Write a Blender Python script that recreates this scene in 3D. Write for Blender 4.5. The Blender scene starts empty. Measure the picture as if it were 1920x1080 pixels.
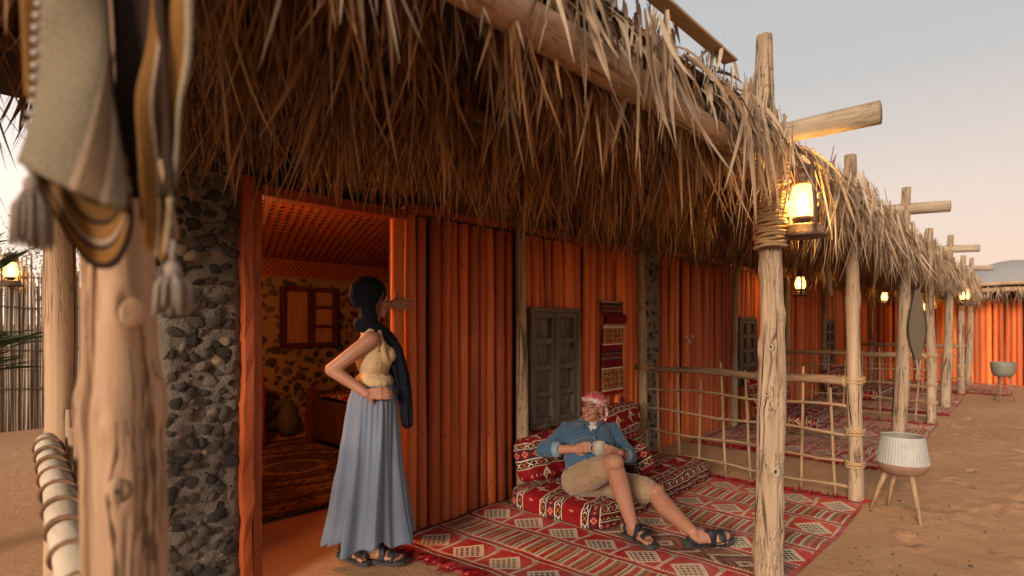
import bpy, bmesh, math, random
import numpy as np
from mathutils import Vector, Matrix, Quaternion

R = math.radians
PI = math.pi
random.seed(7)
rng = np.random.default_rng(11)
scene = bpy.context.scene
COL = scene.collection

# ------------------------------------------------------------------ camera
cam_data = bpy.data.cameras.new("camera")
cam = bpy.data.objects.new("camera", cam_data)
COL.objects.link(cam)
YAW = math.atan2(975, 1080)                     # row of huts runs along +X, the huts stand towards +Y
cam.location = (0, 0, 1.4)
cam.rotation_euler = (R(90), 0, YAW - R(90))
cam_data.sensor_width = 36
cam_data.lens = 20.25
cam_data.shift_y = 65 / 1920
cam_data.clip_start = 0.05
cam_data.clip_end = 3000
cam_data.dof.use_dof = True
cam_data.dof.focus_distance = 3.4
cam_data.dof.aperture_fstop = 1.9
scene.camera = cam

# ------------------------------------------------------------------ light
SUN_EL, SUN_AZ = 5.0, 194.0                     # low sun behind the camera, veiled by dust
world = bpy.data.worlds.new("World")
scene.world = world
world.use_nodes = True
wn = world.node_tree
bg = wn.nodes["Background"]
sky = wn.nodes.new("ShaderNodeTexSky")
sky.sky_type = 'NISHITA'
sky.sun_disc = False
sky.sun_elevation = R(SUN_EL)
sky.sun_rotation = R(90 - SUN_AZ)
sky.altitude = 0
sky.air_density = 1.0
sky.dust_density = 4.0
sky.ozone_density = 1.5
# dusty dusk air: the clear sky veiled by a pale layer, peach at the horizon, grey blue higher up
tcw = wn.nodes.new("ShaderNodeTexCoord")
sep = wn.nodes.new("ShaderNodeSeparateXYZ")
wn.links.new(tcw.outputs["Generated"], sep.inputs[0])
rmp = wn.nodes.new("ShaderNodeValToRGB")
stops = [(0.0, (.88, .62, .475)), (.06, (.86, .625, .49)), (.18, (.75, .61, .53)), (.36, (.50, .49, .48)), (.60, (.44, .45, .45)), (1.0, (.36, .385, .40))]
els = rmp.color_ramp.elements
while len(els) < len(stops): els.new(.5)
for el, (p, c) in zip(els, stops):
    el.position = p; el.color = (*c, 1)
wn.links.new(sep.outputs[2], rmp.inputs[0])
dot = wn.nodes.new("ShaderNodeVectorMath"); dot.operation = 'DOT_PRODUCT'
dot.inputs[1].default_value = (-.25, .97, 0)        # the afterglow lies beyond the huts
wn.links.new(tcw.outputs["Generated"], dot.inputs[0])
glow = wn.nodes.new("ShaderNodeMapRange")
glow.inputs[1].default_value = .2; glow.inputs[2].default_value = 1.0
glow.inputs[3].default_value = 5.0; glow.inputs[4].default_value = 7.5
wn.links.new(dot.outputs["Value"], glow.inputs[0])
veil = wn.nodes.new("ShaderNodeVectorMath"); veil.operation = 'SCALE'
wn.links.new(rmp.outputs[0], veil.inputs[0]); wn.links.new(glow.outputs[0], veil.inputs[3])
mxw = wn.nodes.new("ShaderNodeMix"); mxw.data_type = 'RGBA'; mxw.inputs[0].default_value = .94
wn.links.new(sky.outputs[0], mxw.inputs[6]); wn.links.new(veil.outputs[0], mxw.inputs[7])
wn.links.new(mxw.outputs[2], bg.inputs[0])
bg.inputs[1].default_value = 0.108
sun_data = bpy.data.lights.new("sun", 'SUN')
sun = bpy.data.objects.new("sun", sun_data)
COL.objects.link(sun)
sun_data.energy = 2.4
sun_data.angle = R(18)
sun_data.color = (1.0, 0.80, 0.62)
sun.rotation_euler = (R(90 - 17), 0, R(SUN_AZ + 90))
scene.view_settings.view_transform = 'Standard'
scene.view_settings.look = 'None'
scene.view_settings.gamma = 1
scene.view_settings.exposure = 1.16
scene.view_settings.use_curve_mapping = False
scene.cycles.max_bounces = 8
scene.cycles.diffuse_bounces = 5
scene.cycles.use_denoising = True

# ------------------------------------------------------------------ object helpers
def tag(o, label=None, cat=None, group=None, kind=None):
    if label: o["label"] = label
    if cat: o["category"] = cat
    if group: o["group"] = group
    if kind: o["kind"] = kind
    return o

def wloc(o):
    v = Vector((0, 0, 0))
    while o is not None:
        v += Vector(o.location)
        o = o.parent
    return v

def empty(name, loc, label=None, cat=None, group=None):
    o = bpy.data.objects.new(name, None)
    o.empty_display_size = 0.1
    COL.objects.link(o)
    o.location = loc
    return tag(o, label, cat, group)

def mesh_data(name, verts, faces, mats=None, smooth=False, mids=None, uvs=None):
    me = bpy.data.meshes.new(name)
    me.from_pydata([tuple(v) for v in verts], [], [tuple(int(i) for i in f) for f in faces])
    if mats is not None:
        for m in (mats if isinstance(mats, (list, tuple)) else [mats]):
            me.materials.append(m)
    if mids is not None:
        me.polygons.foreach_set("material_index", np.asarray(mids, dtype=np.int32))
    if smooth:
        me.polygons.foreach_set("use_smooth", np.ones(len(me.polygons), dtype=bool))
    if uvs is not None:
        ul = me.uv_layers.new(name="UVMap")
        ul.data.foreach_set("uv", np.asarray(uvs, dtype=np.float32).ravel())
    me.update()
    return me

def put(name, me, parent=None, loc=(0, 0, 0), rot=(0, 0, 0), scale=(1, 1, 1)):
    """link a mesh as an object; loc is relative to the parent"""
    o = bpy.data.objects.new(name, me)
    COL.objects.link(o)
    o.parent = parent
    o.location = loc
    o.rotation_euler = rot
    o.scale = scale
    return o

def copy_tree(o, parent=None):
    c = o.copy()
    COL.objects.link(c)
    c.parent = parent
    for ch in o.children:
        copy_tree(ch, c)
    return c

class MB:
    """collects shapes given in world coordinates into one mesh"""
    def __init__(s):
        s.v, s.f, s.uv, s.mid = [], [], [], []
        s.m = 0
    def add(s, verts, faces, uvs=None):
        b = len(s.v)
        s.v += [tuple(p) for p in verts]
        for k, fc in enumerate(faces):
            s.f.append(tuple(b + i for i in fc))
            s.mid.append(s.m)
            if uvs is not None: s.uv += list(uvs[k])
            else: s.uv += [(0.0, 0.0)] * len(fc)
        return s
    def box(s, x0, x1, y0, y1, z0, z1, M=None):
        vs = [Vector(p) for p in ((x0,y0,z0),(x1,y0,z0),(x1,y1,z0),(x0,y1,z0),(x0,y0,z1),(x1,y0,z1),(x1,y1,z1),(x0,y1,z1))]
        if M is not None: vs = [M @ p for p in vs]
        return s.add(vs, [(3,2,1,0),(4,5,6,7),(0,1,5,4),(1,2,6,5),(2,3,7,6),(3,0,4,7)])
    def tube(s, pts, radii, n=10, cap=True, flat=1.0, noise=0.0, side=None, seed=0):
        pts = [Vector(p) for p in pts]
        if not isinstance(radii, (list, tuple, np.ndarray)): radii = [radii] * len(pts)
        rr = random.Random(seed)
        ph = [rr.uniform(0, 6.28) for _ in range(4)]
        ref = None
        rings = []
        for i, p in enumerate(pts):
            t = (pts[min(i + 1, len(pts) - 1)] - pts[max(i - 1, 0)])
            t = t.normalized() if t.length > 1e-9 else Vector((0, 0, 1))
            if ref is None:
                ref = Vector(side) if side is not None else (Vector((0, 0, 1)) if abs(t.z) < 0.8 else Vector((1, 0, 0)))
            u = ref - t * ref.dot(t)
            if u.length < 1e-6: u = t.orthogonal()
            u.normalize(); ref = u
            w = t.cross(u)
            ring = []
            for k in range(n):
                a = 2 * PI * k / n
                r = radii[i]
                if noise: r *= 1 + noise * (math.sin(2 * a + ph[0] + i * .7) * .5 + math.sin(3 * a + ph[1] - i * 1.1) * .35 + math.sin(i * 1.7 + ph[2]) * .5)
                ring.append(p + u * (math.cos(a) * r) + w * (math.sin(a) * r * flat))
            rings.append(ring)
        vs = [q for r_ in rings for q in r_]
        fs = []
        for i in range(len(rings) - 1):
            for k in range(n):
                a, b = i * n + k, i * n + (k + 1) % n
                fs.append((a, b, b + n, a + n))
        if cap:
            fs.append(tuple(range(n - 1, -1, -1)))
            fs.append(tuple((len(rings) - 1) * n + k for k in range(n)))
        return s.add(vs, fs)
    def lathe(s, c, prof, n=24, closed=False, rib=0.0, nrib=0, ribz=None):
        c = Vector(c)
        vs, fs = [], []
        for (r, z) in prof:
            for k in range(n):
                a = 2 * PI * k / n
                q = r
                if rib and ribz[0] <= z <= ribz[1]: q = r * (1 + rib * math.cos(2 * PI * nrib * k / n))
                vs.append(c + Vector((q * math.cos(a), q * math.sin(a), z)))
        for i in range(len(prof) - 1):
            for k in range(n):
                a, b = i * n + k, i * n + (k + 1) % n
                fs.append((a, b, b + n, a + n))
        if closed:
            fs.append(tuple(range(n - 1, -1, -1)))
            fs.append(tuple((len(prof) - 1) * n + k for k in range(n)))
        return s.add(vs, fs)
    def ell(s, c, r, M=None, n=14, m=9):
        c = Vector(c)
        if not isinstance(r, (tuple, list)): r = (r, r, r)
        vs = []
        for i in range(1, m):
            ph = PI * i / m
            for k in range(n):
                a = 2 * PI * k / n
                q = Vector((r[0] * math.sin(ph) * math.cos(a), r[1] * math.sin(ph) * math.sin(a), r[2] * math.cos(ph)))
                vs.append(c + (M @ q if M is not None else q))
        top = Vector((0, 0, r[2])); bot = -top
        if M is not None: top, bot = M @ top, M @ bot
        vs += [c + top, c + bot]
        T, B = len(vs) - 2, len(vs) - 1
        fs = []
        for i in range(m - 2):
            for k in range(n):
                a, b = i * n + k, i * n + (k + 1) % n
                fs.append((a, a + n, b + n, b))
        for k in range(n):
            fs.append((T, k, (k + 1) % n))
            a = (m - 2) * n
            fs.append((B, a + (k + 1) % n, a + k))
        return s.add(vs, fs)
    def cap(s, a, b, ra, rb=None, n=12, h=4, flat=1.0, side=None):
        """tapered capsule, closed"""
        a, b = Vector(a), Vector(b)
        rb = ra if rb is None else rb
        d = (b - a)
        d = d.normalized() if d.length > 1e-9 else Vector((0, 0, 1))
        pts, rs = [], []
        for i in range(h):
            t = PI / 2 * (i / h)
            pts.append(a - d * ra * math.cos(t)); rs.append(max(ra * math.sin(t), ra * 0.05))
        pts.append(a); rs.append(ra)
        pts.append(b); rs.append(rb)
        for i in range(h):
            t = PI / 2 * ((i + 1) / h)
            pts.append(b + d * rb * math.sin(t)); rs.append(max(rb * math.cos(t), rb * 0.05))
        # straight tangent
        ref = Vector(side) if side is not None else (Vector((0, 0, 1)) if abs(d.z) < 0.8 else Vector((1, 0, 0)))
        u = (ref - d * ref.dot(d)).normalized(); w = d.cross(u)
        vs, fs = [], []
        for p, r in zip(pts, rs):
            for k in range(n):
                t = 2 * PI * k / n
                vs.append(p + u * (math.cos(t) * r) + w * (math.sin(t) * r * flat))
        for i in range(len(pts) - 1):
            for k in range(n):
                q, e = i * n + k, i * n + (k + 1) % n
                fs.append((q, e, e + n, q + n))
        fs.append(tuple(range(n - 1, -1, -1)))
        fs.append(tuple((len(pts) - 1) * n + k for k in range(n)))
        return s.add(vs, fs)
    def sheet(s, f, nu, nv, uvf=None):
        """grid surface f(u,v) with u,v in 0..1"""
        vs = [f(i / nu, j / nv) for j in range(nv + 1) for i in range(nu + 1)]
        fs, uv = [], []
        for j in range(nv):
            for i in range(nu):
                a = j * (nu + 1) + i
                fs.append((a, a + 1, a + nu + 2, a + nu + 1))
                q = [(i / nu, j / nv), ((i + 1) / nu, j / nv), ((i + 1) / nu, (j + 1) / nv), (i / nu, (j + 1) / nv)]
                uv.append([uvf(*t) for t in q] if uvf else q)
        return s.add(vs, fs, uv)
    def build(s, name, mats, parent=None, smooth=False, label=None, kind=None, at=None, bevel=0, solid=0, uv=False):
        org = Vector(at) if at is not None else (wloc(parent) if parent is not None else Vector((0, 0, 0)))
        vs = [Vector(p) - org for p in s.v]
        me = mesh_data(name, vs, s.f, mats, smooth, s.mid, s.uv)
        o = put(name, me, parent)
        if at is not None and parent is None: o.location = at
        elif at is not None: o.location = Vector(at) - wloc(parent)
        if solid:
            md = o.modifiers.new("thick", 'SOLIDIFY'); md.thickness = solid; md.offset = 0
        if bevel:
            md = o.modifiers.new("soft", 'BEVEL'); md.width = bevel; md.segments = 2; md.limit_method = 'ANGLE'; md.angle_limit = R(40)
        return tag(o, label, None, None, kind)

def remeshed(mb, name, mat, voxel=0.006, smooth=4, parent=None, fac=0.5, at=None):
    """union of the closed shapes in mb as one continuous skin"""
    org = Vector(at) if at is not None else (wloc(parent) if parent is not None else Vector((0, 0, 0)))
    me = mesh_data(name + "_source", [Vector(p) - org for p in mb.v], mb.f)
    t = bpy.data.objects.new(name + "_source", me)
    COL.objects.link(t)
    md = t.modifiers.new("r", 'REMESH'); md.mode = 'VOXEL'; md.voxel_size = voxel; md.adaptivity = 0
    md = t.modifiers.new("s", 'SMOOTH'); md.factor = fac; md.iterations = smooth
    dg = bpy.context.evaluated_depsgraph_get()
    out = bpy.data.meshes.new_from_object(t.evaluated_get(dg))
    out.name = name
    bpy.data.objects.remove(t, do_unlink=True)
    bpy.data.meshes.remove(me)
    out.materials.clear()
    out.materials.append(mat)
    out.polygons.foreach_set("use_smooth", np.ones(len(out.polygons), dtype=bool))
    return put(name, out, parent)

# ------------------------------------------------------------------ material helpers
def srgb(*c):
    return tuple(((x / 255) / 12.92 if x / 255 < .04045 else ((x / 255 + .055) / 1.055) ** 2.4) for x in c)

class NT:
    def __init__(s, name):
        s.mat = bpy.data.materials.new(name)
        s.mat.use_nodes = True
        s.t = s.mat.node_tree
        s.n = s.t.nodes
        s.b = s.n["Principled BSDF"]
    def new(s, typ, **kw):
        x = s.n.new(typ)
        for k, v in kw.items(): setattr(x, k, v)
        return x
    def link(s, a, b): s.t.links.new(a, b)
    def coords(s, kind="Object", scale=(1, 1, 1), randomize=True):
        tc = s.new("ShaderNodeTexCoord")
        mp = s.new("ShaderNodeMapping")
        mp.inputs["Scale"].default_value = scale
        s.link(tc.outputs[kind], mp.inputs["Vector"])
        if randomize:
            oi = s.new("ShaderNodeObjectInfo")
            ml = s.new("ShaderNodeMath", operation='MULTIPLY'); ml.inputs[1].default_value = 37.0
            s.link(oi.outputs["Random"], ml.inputs[0])
            s.link(ml.outputs[0], mp.inputs["Location"])
        return mp.outputs[0]
    def noise(s, vec, scale=5, detail=5, rough=.6, dist=0):
        x = s.new("ShaderNodeTexNoise")
        x.inputs["Scale"].default_value = scale; x.inputs["Detail"].default_value = detail
        x.inputs["Roughness"].default_value = rough; x.inputs["Distortion"].default_value = dist
        if vec is not None: s.link(vec, x.inputs["Vector"])
        return x.outputs["Fac"]
    def ramp(s, fac, stops, interp='LINEAR'):
        x = s.new("ShaderNodeValToRGB")
        e = x.color_ramp.elements
        x.color_ramp.interpolation = interp
        while len(e) < len(stops): e.new(.5)
        for el, (p, c) in zip(e, stops):
            el.position = p
            el.color = (c[0], c[1], c[2], 1) if isinstance(c, (tuple, list)) else (c, c, c, 1)
        s.link(fac, x.inputs[0])
        return x.outputs[0]
    def mix(s, fac, a, b, blend='MIX'):
        x = s.new("ShaderNodeMix", data_type='RGBA', blend_type=blend)
        for i, v in ((0, fac), (6, a), (7, b)):
            if hasattr(v, "links"): s.link(v, x.inputs[i])
            elif isinstance(v, (tuple, list)): x.inputs[i].default_value = (v[0], v[1], v[2], 1)
            else: x.inputs[i].default_value = v
        return x.outputs[2]
    def math(s, op, a, b=0.0):
        x = s.new("ShaderNodeMath", operation=op)
        for i, v in ((0, a), (1, b)):
            if hasattr(v, "links"): s.link(v, x.inputs[i])
            else: x.inputs[i].default_value = v
        return x.outputs[0]
    def bump(s, h, strength=.3, dist=.01):
        x = s.new("ShaderNodeBump")
        x.inputs["Strength"].default_value = strength; x.inputs["Distance"].default_value = dist
        s.link(h, x.inputs["Height"])
        s.link(x.outputs[0], s.b.inputs["Normal"])
    def out(s, col, rough=.8, spec=.3):
        if hasattr(col, "links"): s.link(col, s.b.inputs["Base Color"])
        else: s.b.inputs["Base Color"].default_value = (*col, 1)
        if hasattr(rough, "links"): s.link(rough, s.b.inputs["Roughness"])
        else: s.b.inputs["Roughness"].default_value = rough
        s.b.inputs["Specular IOR Level"].default_value = spec
        return s.mat

def rnd(nt):
    return nt.new("ShaderNodeObjectInfo").outputs["Random"]

def m_plain(name, col, rough=.8, var=.25, scale=12, bump=.25, spec=.3, metal=0, bdist=.004):
    t = NT(name)
    v = t.coords()
    n = t.noise(v, scale)
    c = t.mix(n, tuple(x * (1 - var) for x in col), tuple(min(1, x * (1 + var)) for x in col))
    t.bump(t.noise(v, scale * 6), bump, bdist)
    t.b.inputs["Metallic"].default_value = metal
    return t.out(c, rough, spec)

def m_wood(name, dark, mid, light, axis=2, scale=9, stretch=.07, crack=.5, rough=.75, objvar=.35, bump=.5, spec=.25, knots=0.0, weather=0.0):
    """grain stretched along one axis of the object, fine drying cracks, per-object tone"""
    t = NT(name)
    sc = [1, 1, 1]; sc[axis] = stretch
    v = t.coords(scale=tuple(sc))
    g = t.noise(v, scale * 3.0, 6, .65, .3)
    b = t.noise(v, scale * .6, 3, .5)
    f = t.math('ADD', t.math('MULTIPLY', g, .6), t.math('MULTIPLY', b, .4))
    c = t.ramp(f, [(.3, dark), (.5, mid), (.68, light)])
    kn = t.new("ShaderNodeTexVoronoi", feature='DISTANCE_TO_EDGE')
    sc2 = [1, 1, 1]; sc2[axis] = stretch * .8
    v2 = t.coords(scale=tuple(sc2))
    t.link(v2, kn.inputs["Vector"]); kn.inputs["Scale"].default_value = scale * 1.2
    ck = t.ramp(kn.outputs["Distance"], [(0.0, 1.0), (.05, 0.0)])
    br = t.ramp(t.noise(t.coords(), 2.5, 2), [(.45, 0.0), (.6, 1.0)])
    ck = t.math('MULTIPLY', t.math('MULTIPLY', ck, br), crack)
    c = t.mix(ck, c, tuple(x * .3 for x in dark))
    if knots:
        sk = [1, 1, 1]; sk[axis] = 1.0
        vk = t.new("ShaderNodeTexVoronoi"); vk.inputs["Scale"].default_value = 17
        t.link(t.coords(scale=tuple(sk)), vk.inputs["Vector"])
        km = t.ramp(vk.outputs["Distance"], [(.07, 1.0), (.15, 0.0)])
        keep = t.new("ShaderNodeSeparateColor"); t.link(vk.outputs["Color"], keep.inputs[0])
        km = t.math('MULTIPLY', km, t.math('LESS_THAN', keep.outputs[0], knots))
        c = t.mix(km, c, tuple(x * .22 for x in dark))
    if weather:
        sw = [1, 1, 1]; sw[axis] = .6
        wz = t.ramp(t.noise(t.coords(scale=tuple(sw)), 2.6, 4, .6), [(.45, 0.0), (.65, 1.0)])
        c = t.mix(t.math('MULTIPLY', wz, weather), c, tuple(x * .55 + .02 for x in dark))
        r2 = t.math('FRACT', t.math('MULTIPLY', rnd(t), 17.3))
        c = t.mix(t.math('MULTIPLY', r2, weather * .9), c, (.20, .062, .022))
    hs = t.new("ShaderNodeHueSaturation")
    t.link(c, hs.inputs["Color"])
    t.link(t.math('ADD', t.math('MULTIPLY', rnd(t), objvar), 1 - objvar * .5), hs.inputs["Value"])
    t.link(t.math('ADD', t.math('MULTIPLY', rnd(t), .012), .494), hs.inputs["Hue"])
    # fine wandering drying cracks along the grain
    sc3 = [1, 1, 1]; sc3[axis] = stretch * 1.6
    lf = t.noise(t.coords(scale=tuple(sc3)), scale * 4.5, 3, .55, .4)
    ln = t.ramp(t.math('ABSOLUTE', t.math('SUBTRACT', lf, .5)), [(.0, 1.0), (.014, 0.0)])
    ln = t.math('MULTIPLY', t.math('MULTIPLY', ln, t.ramp(t.noise(t.coords(), 4.0, 2), [(.42, 0.0), (.58, 1.0)])), min(1, crack))
    c = t.mix(t.math('MULTIPLY', ln, .8), c, tuple(x * .35 for x in dark))
    t.link(c, hs.inputs["Color"])
    h = t.math('SUBTRACT', t.math('SUBTRACT', f, t.math('MULTIPLY', ck, 1.5)), t.math('MULTIPLY', ln, .9))
    t.bump(h, bump, .008)
    return t.out(hs.outputs[0], rough, spec)

def m_leaf(name, stops, rough=.7, transl=0.15, island=True):
    t = NT(name)
    if island:
        g = t.new("ShaderNodeNewGeometry").outputs["Random Per Island"]
    else:
        g = rnd(t)
    c = t.ramp(g, stops)
    n = t.noise(t.coords(randomize=False, scale=(60, 60, 4)), 3, 3)
    c = t.mix(t.math('MULTIPLY', n, .5), c, (.02, .014, .008), 'MIX')
    m = t.out(c, rough, .25)
    if transl:
        tr = t.new("ShaderNodeBsdfTranslucent"); t.link(c, tr.inputs[0])
        mx = t.new("ShaderNodeMixShader"); mx.inputs[0].default_value = transl
        t.link(t.b.outputs[0], mx.inputs[1]); t.link(tr.outputs[0], mx.inputs[2])
        t.link(mx.outputs[0], t.n["Material Output"].inputs[0])
    return m

def image_from(name, arr):
    """a picture computed here from numbers (rows bottom to top), values are sRGB 0..1"""
    h, w, _ = arr.shape
    im = bpy.data.images.new(name, w, h)
    px = np.ones((h, w, 4), dtype=np.float32)
    px[..., :3] = np.clip(arr, 0, 1)
    im.pixels.foreach_set(px.ravel())
    im.update()
    im.pack()
    return im

def m_cloth(name, arr, rough=.9, bump=.35, wear=.25, bscale=240, worn=(.16, .10, .07)):
    """woven cloth: pattern by UV, yarn relief and uneven wear on top"""
    t = NT(name)
    tc = t.new("ShaderNodeTexCoord")
    im = t.new("ShaderNodeTexImage"); im.image = image_from(name, arr)
    t.link(tc.outputs["UV"], im.inputs[0])
    v = t.coords(randomize=True)
    n = t.noise(v, 5, 6, .7)
    fine = t.noise(v, bscale, 2)
    c = t.mix(t.math('MULTIPLY', t.ramp(n, [(.35, 0.0), (.7, 1.0)]), wear), im.outputs[0], worn)
    c = t.mix(t.math('MULTIPLY', fine, .35), c, (.02, .015, .012), 'MIX')
    t.bump(fine, bump, .004)
    return t.out(c, rough, .1)
# ------------------------------------------------------------------ woven patterns
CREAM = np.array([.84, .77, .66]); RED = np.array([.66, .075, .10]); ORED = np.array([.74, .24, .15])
DARK = np.array([.13, .11, .12]); MAR = np.array([.34, .05, .08]); GRN = np.array([.40, .41, .27])
BRN = np.array([.46, .25, .15]); ORA = np.array([.72, .38, .19]); PINK = np.array([.74, .47, .38]); NAVY = np.array([.12, .13, .22])

def rug_pattern(lx, ly, step=.0036, bands="dsdmdsd", seed=1):
    r = np.random.default_rng(seed)
    w, h = int(lx / step), int(ly / step)
    X, Y = np.meshgrid((np.arange(w) + .5) * step, (np.arange(h) + .5) * step)
    # hand weaving: lines wander
    X = X + .008 * np.sin(Y * 7.1 + 1) + .004 * np.sin(Y * 23)
    Yw = Y + .010 * np.sin(X * 5.3) + .004 * np.sin(X * 19 + 2)
    A = np.empty((h, w, 3)); A[:] = RED
    e = .10
    bw = (lx - 2 * e) / len(bands)
    for bi, kind in enumerate(bands):
        x0 = e + bi * bw
        m = (X >= x0) & (X < x0 + bw)
        u = (X - x0) / bw
        ground = RED + (ORED - RED) * min(1, max(0, (bi - 1.5) / 3))  # bands turn orange-red along x: brighter sky light put into the colour
        if kind == "d":
            per = .29
            v = (Yw / per + .5 * (bi % 2)) % 1.0
            k = np.floor(Yw / per + .5 * (bi % 2)).astype(int)
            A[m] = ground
            dd = np.abs(u - .5) / .38 + np.abs(v - .5) / .38
            cell = (np.floor((u - .5 + (v - .5)) * 7).astype(int), np.floor((u - .5 - (v - .5)) * 7).astype(int))
            fr = (((u - .5 + (v - .5)) * 7) % 1, ((u - .5 - (v - .5)) * 7) % 1)
            grid = (fr[0] < .34) | (fr[1] < .34)
            ins = m & (dd < 1)
            inner = np.where(((k % 3) == 0)[..., None], DARK * 1.5, np.where(((k % 3) == 1)[..., None], GRN * .8, MAR))
            A[ins] = inner[ins]
            A[ins & grid] = CREAM
            A[m & (np.abs(dd - 1) < .11)] = CREAM
            A[m & (np.abs(v - .02) < .06)] = CREAM * .92
            hd = np.minimum(u, 1 - u) / .2 + np.abs(v - .02) / .2
            hg = m & (hd < 1)
            A[hg] = DARK * 1.4
            A[hg & ((((u * 26) % 1) < .35) | (((v * 26) % 1) < .35))] = CREAM
        elif kind == "s":
            seq = [(CREAM, .014), (GRN, .016), (CREAM, .010), (np.array([.58, .15, .14]), .022), (BRN * 1.25, .012), (ORA, .020), (MAR * 1.3, .008), (GRN * 1.15, .018), (CREAM * .95, .016), (RED, .026), (np.array([.62, .30, .22]), .012)]
            per = sum(q for _, q in seq)
            zig = .003 * (((X / .010) % 1) > .5)
            v = (Yw + zig) % per
            acc = 0
            for c, q in seq:
                A[m & (v >= acc) & (v < acc + q)] = c
                acc += q
        else:
            per = .5
            v = (Yw / per) % 1.0
            zz = .012 * (((X / .02) % 1) > .5)
            dd = np.abs(u - .5) * bw + np.abs(v - .5) * per + zz
            ring = np.floor(dd / .034).astype(int) % 5
            pal = [BRN, CREAM * .92, BRN * .75, ORA * .8, DARK * 1.5]
            for q, c in enumerate(pal): A[m & (ring == q)] = c
        # guard lines between bands
        for xa, c, ww in ((0, CREAM, .010), (.010, DARK * 1.6, .009), (.019, RED, .025), (.044, CREAM, .008)):
            A[(X >= x0 + xa) & (X < x0 + xa + ww)] = c
        zg = m & (X - x0 > .052) & (X - x0 < .066) & (((Yw / .02) % 1) > .5)
        A[zg] = CREAM
    A[(X < e) | (X > lx - e)] = RED * .9
    A[(Y < .02) | (Y > ly - .02)] = RED * .85
    A *= (1 + .10 * (r.random((h, 1, 1)) - .5)) * (1 + .18 * (r.random((h, w, 1)) - .5))
    return A

def cushion_pattern(lu, lv, step=.003, seed=1, lead=0.0):
    """sadu weaving: long bands along u, stacked along v"""
    r = np.random.default_rng(seed)
    w, h = max(8, int(lu / step)), max(8, int(lv / step))
    U, V = np.meshgrid((np.arange(w) + .5) * step, (np.arange(h) + .5) * step)
    A = np.empty((h, w, 3)); A[:] = MAR
    seq = [("line", .008), ("xs", .050), ("line", .008), ("dia", .075), ("line", .007), ("xs", .045), ("line", .008), ("field", .15)]
    v0 = -lead
    while v0 < lv:
        for kind, q in seq:
            m = (V >= v0) & (V < v0 + q)
            t = (V - v0) / q
            if kind == "line": A[m] = CREAM
            elif kind == "xs":
                per = .055
                s_ = (U / per) % 1
                A[m] = DARK
                x_ = m & ((np.abs(np.abs(s_ - .5) - np.abs(t - .5)) < .10) & (np.abs(s_ - .5) < .42))
                A[x_] = np.where(((np.floor(U / per).astype(int) % 2) == 0)[..., None], CREAM, ORA)[x_]
                A[m & (np.abs(s_) < .08)] = RED
                A[m & ((t < .10) | (t > .90))] = DARK * .7
            elif kind == "dia":
                per = .085
                s_ = (U / per) % 1
                d_ = np.abs(s_ - .5) * 2 + np.abs(t - .5) * 2
                A[m] = RED * .75
                A[m & (d_ < 1.0) & (d_ > .82)] = DARK
                A[m & (d_ < .72)] = PINK
                A[m & (d_ < .36)] = RED
                A[m & (d_ > 1.3)] = NAVY
            else:
                per = .26
                s_ = (U / per) % 1
                A[m] = np.array([.50, .03, .08])
                zz = .05 * (((V / .012) % 1) > .5)
                d_ = np.abs(s_ - .5) * per / .048 + np.abs(t - .5) * q / .066 + zz
                A[m & (d_ < 1.05) & (d_ > .55)] = CREAM
                A[m & (d_ < 1.05) & (d_ > .55) & (s_ > .5) & (t < .5)] = NAVY
                A[m & (d_ < .55)] = RED * .8
                A[m & (d_ < .26)] = CREAM
                A[m & (np.abs(np.abs(s_ - .5) - .30) < .03) & (np.abs(t - .5) < .10)] = PINK
            v0 += q
    A *= (1 + .16 * (r.random((h, w, 1)) - .5))
    return A

def hanging_pattern(w=110, h=320):
    r = np.random.default_rng(3)
    X, Y = np.meshgrid((np.arange(w) + .5) / w, 1 - (np.arange(h) + .5) / h)   # Y: 0 at the top
    A = np.empty((h, w, 3)); A[:] = MAR
    def stripes(a, b):
        seq = [MAR, DARK, np.array([.42, .36, .34]), MAR * .8, np.array([.55, .16, .10]), DARK, np.array([.45, .40, .38])]
        m = (Y >= a) & (Y < b)
        k = np.floor((Y - a) / .0135).astype(int) % len(seq)
        for q, c in enumerate(seq): A[m & (k == q)] = c
    def kilim(a, b, ph):
        m = (Y >= a) & (Y < b)
        A[m] = np.array([.42, .28, .14])
        u = (X * 5 + ph) % 1; v = ((Y - a) / (b - a) * 4) % 1
        d_ = np.abs(u - .5) + np.abs(v - .5)
        A[m & (d_ < .42)] = CREAM * np.array([1, .93, .75])
        A[m & (d_ < .30)] = np.where((((np.floor(X * 5) + np.floor((Y - a) / (b - a) * 4)) % 2) == 0)[..., None], np.array([.62, .16, .10]), GRN * .8)[m & (d_ < .30)]
        big = np.abs(X - .45) * 1.6 + np.abs((Y - a) / (b - a) - .5)
        A[m & (np.abs(big - .48) < .05)] = np.array([.62, .16, .10])
        A[m & ((Y - a < .012) | (b - Y < .012))] = CREAM
    stripes(0, .12); A[(Y >= .12) & (Y < .23)] = np.array([.42, .03, .09])
    kilim(.26, .46, 0)
    A[(Y >= .23) & (Y < .26)] = CREAM * .7
    A[(Y >= .46) & (Y < .52)] = np.array([.45, .04, .10])
    stripes(.52, .66)
    A[(Y >= .63) & (Y < .70)] = np.array([.40, .03, .09])
    kilim(.71, .96, .5)
    A[Y >= .96] = np.array([.52, .05, .06])
    A *= (1 + .2 * (r.random((h, w, 1)) - .5))
    return A[:, :, :]

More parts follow.
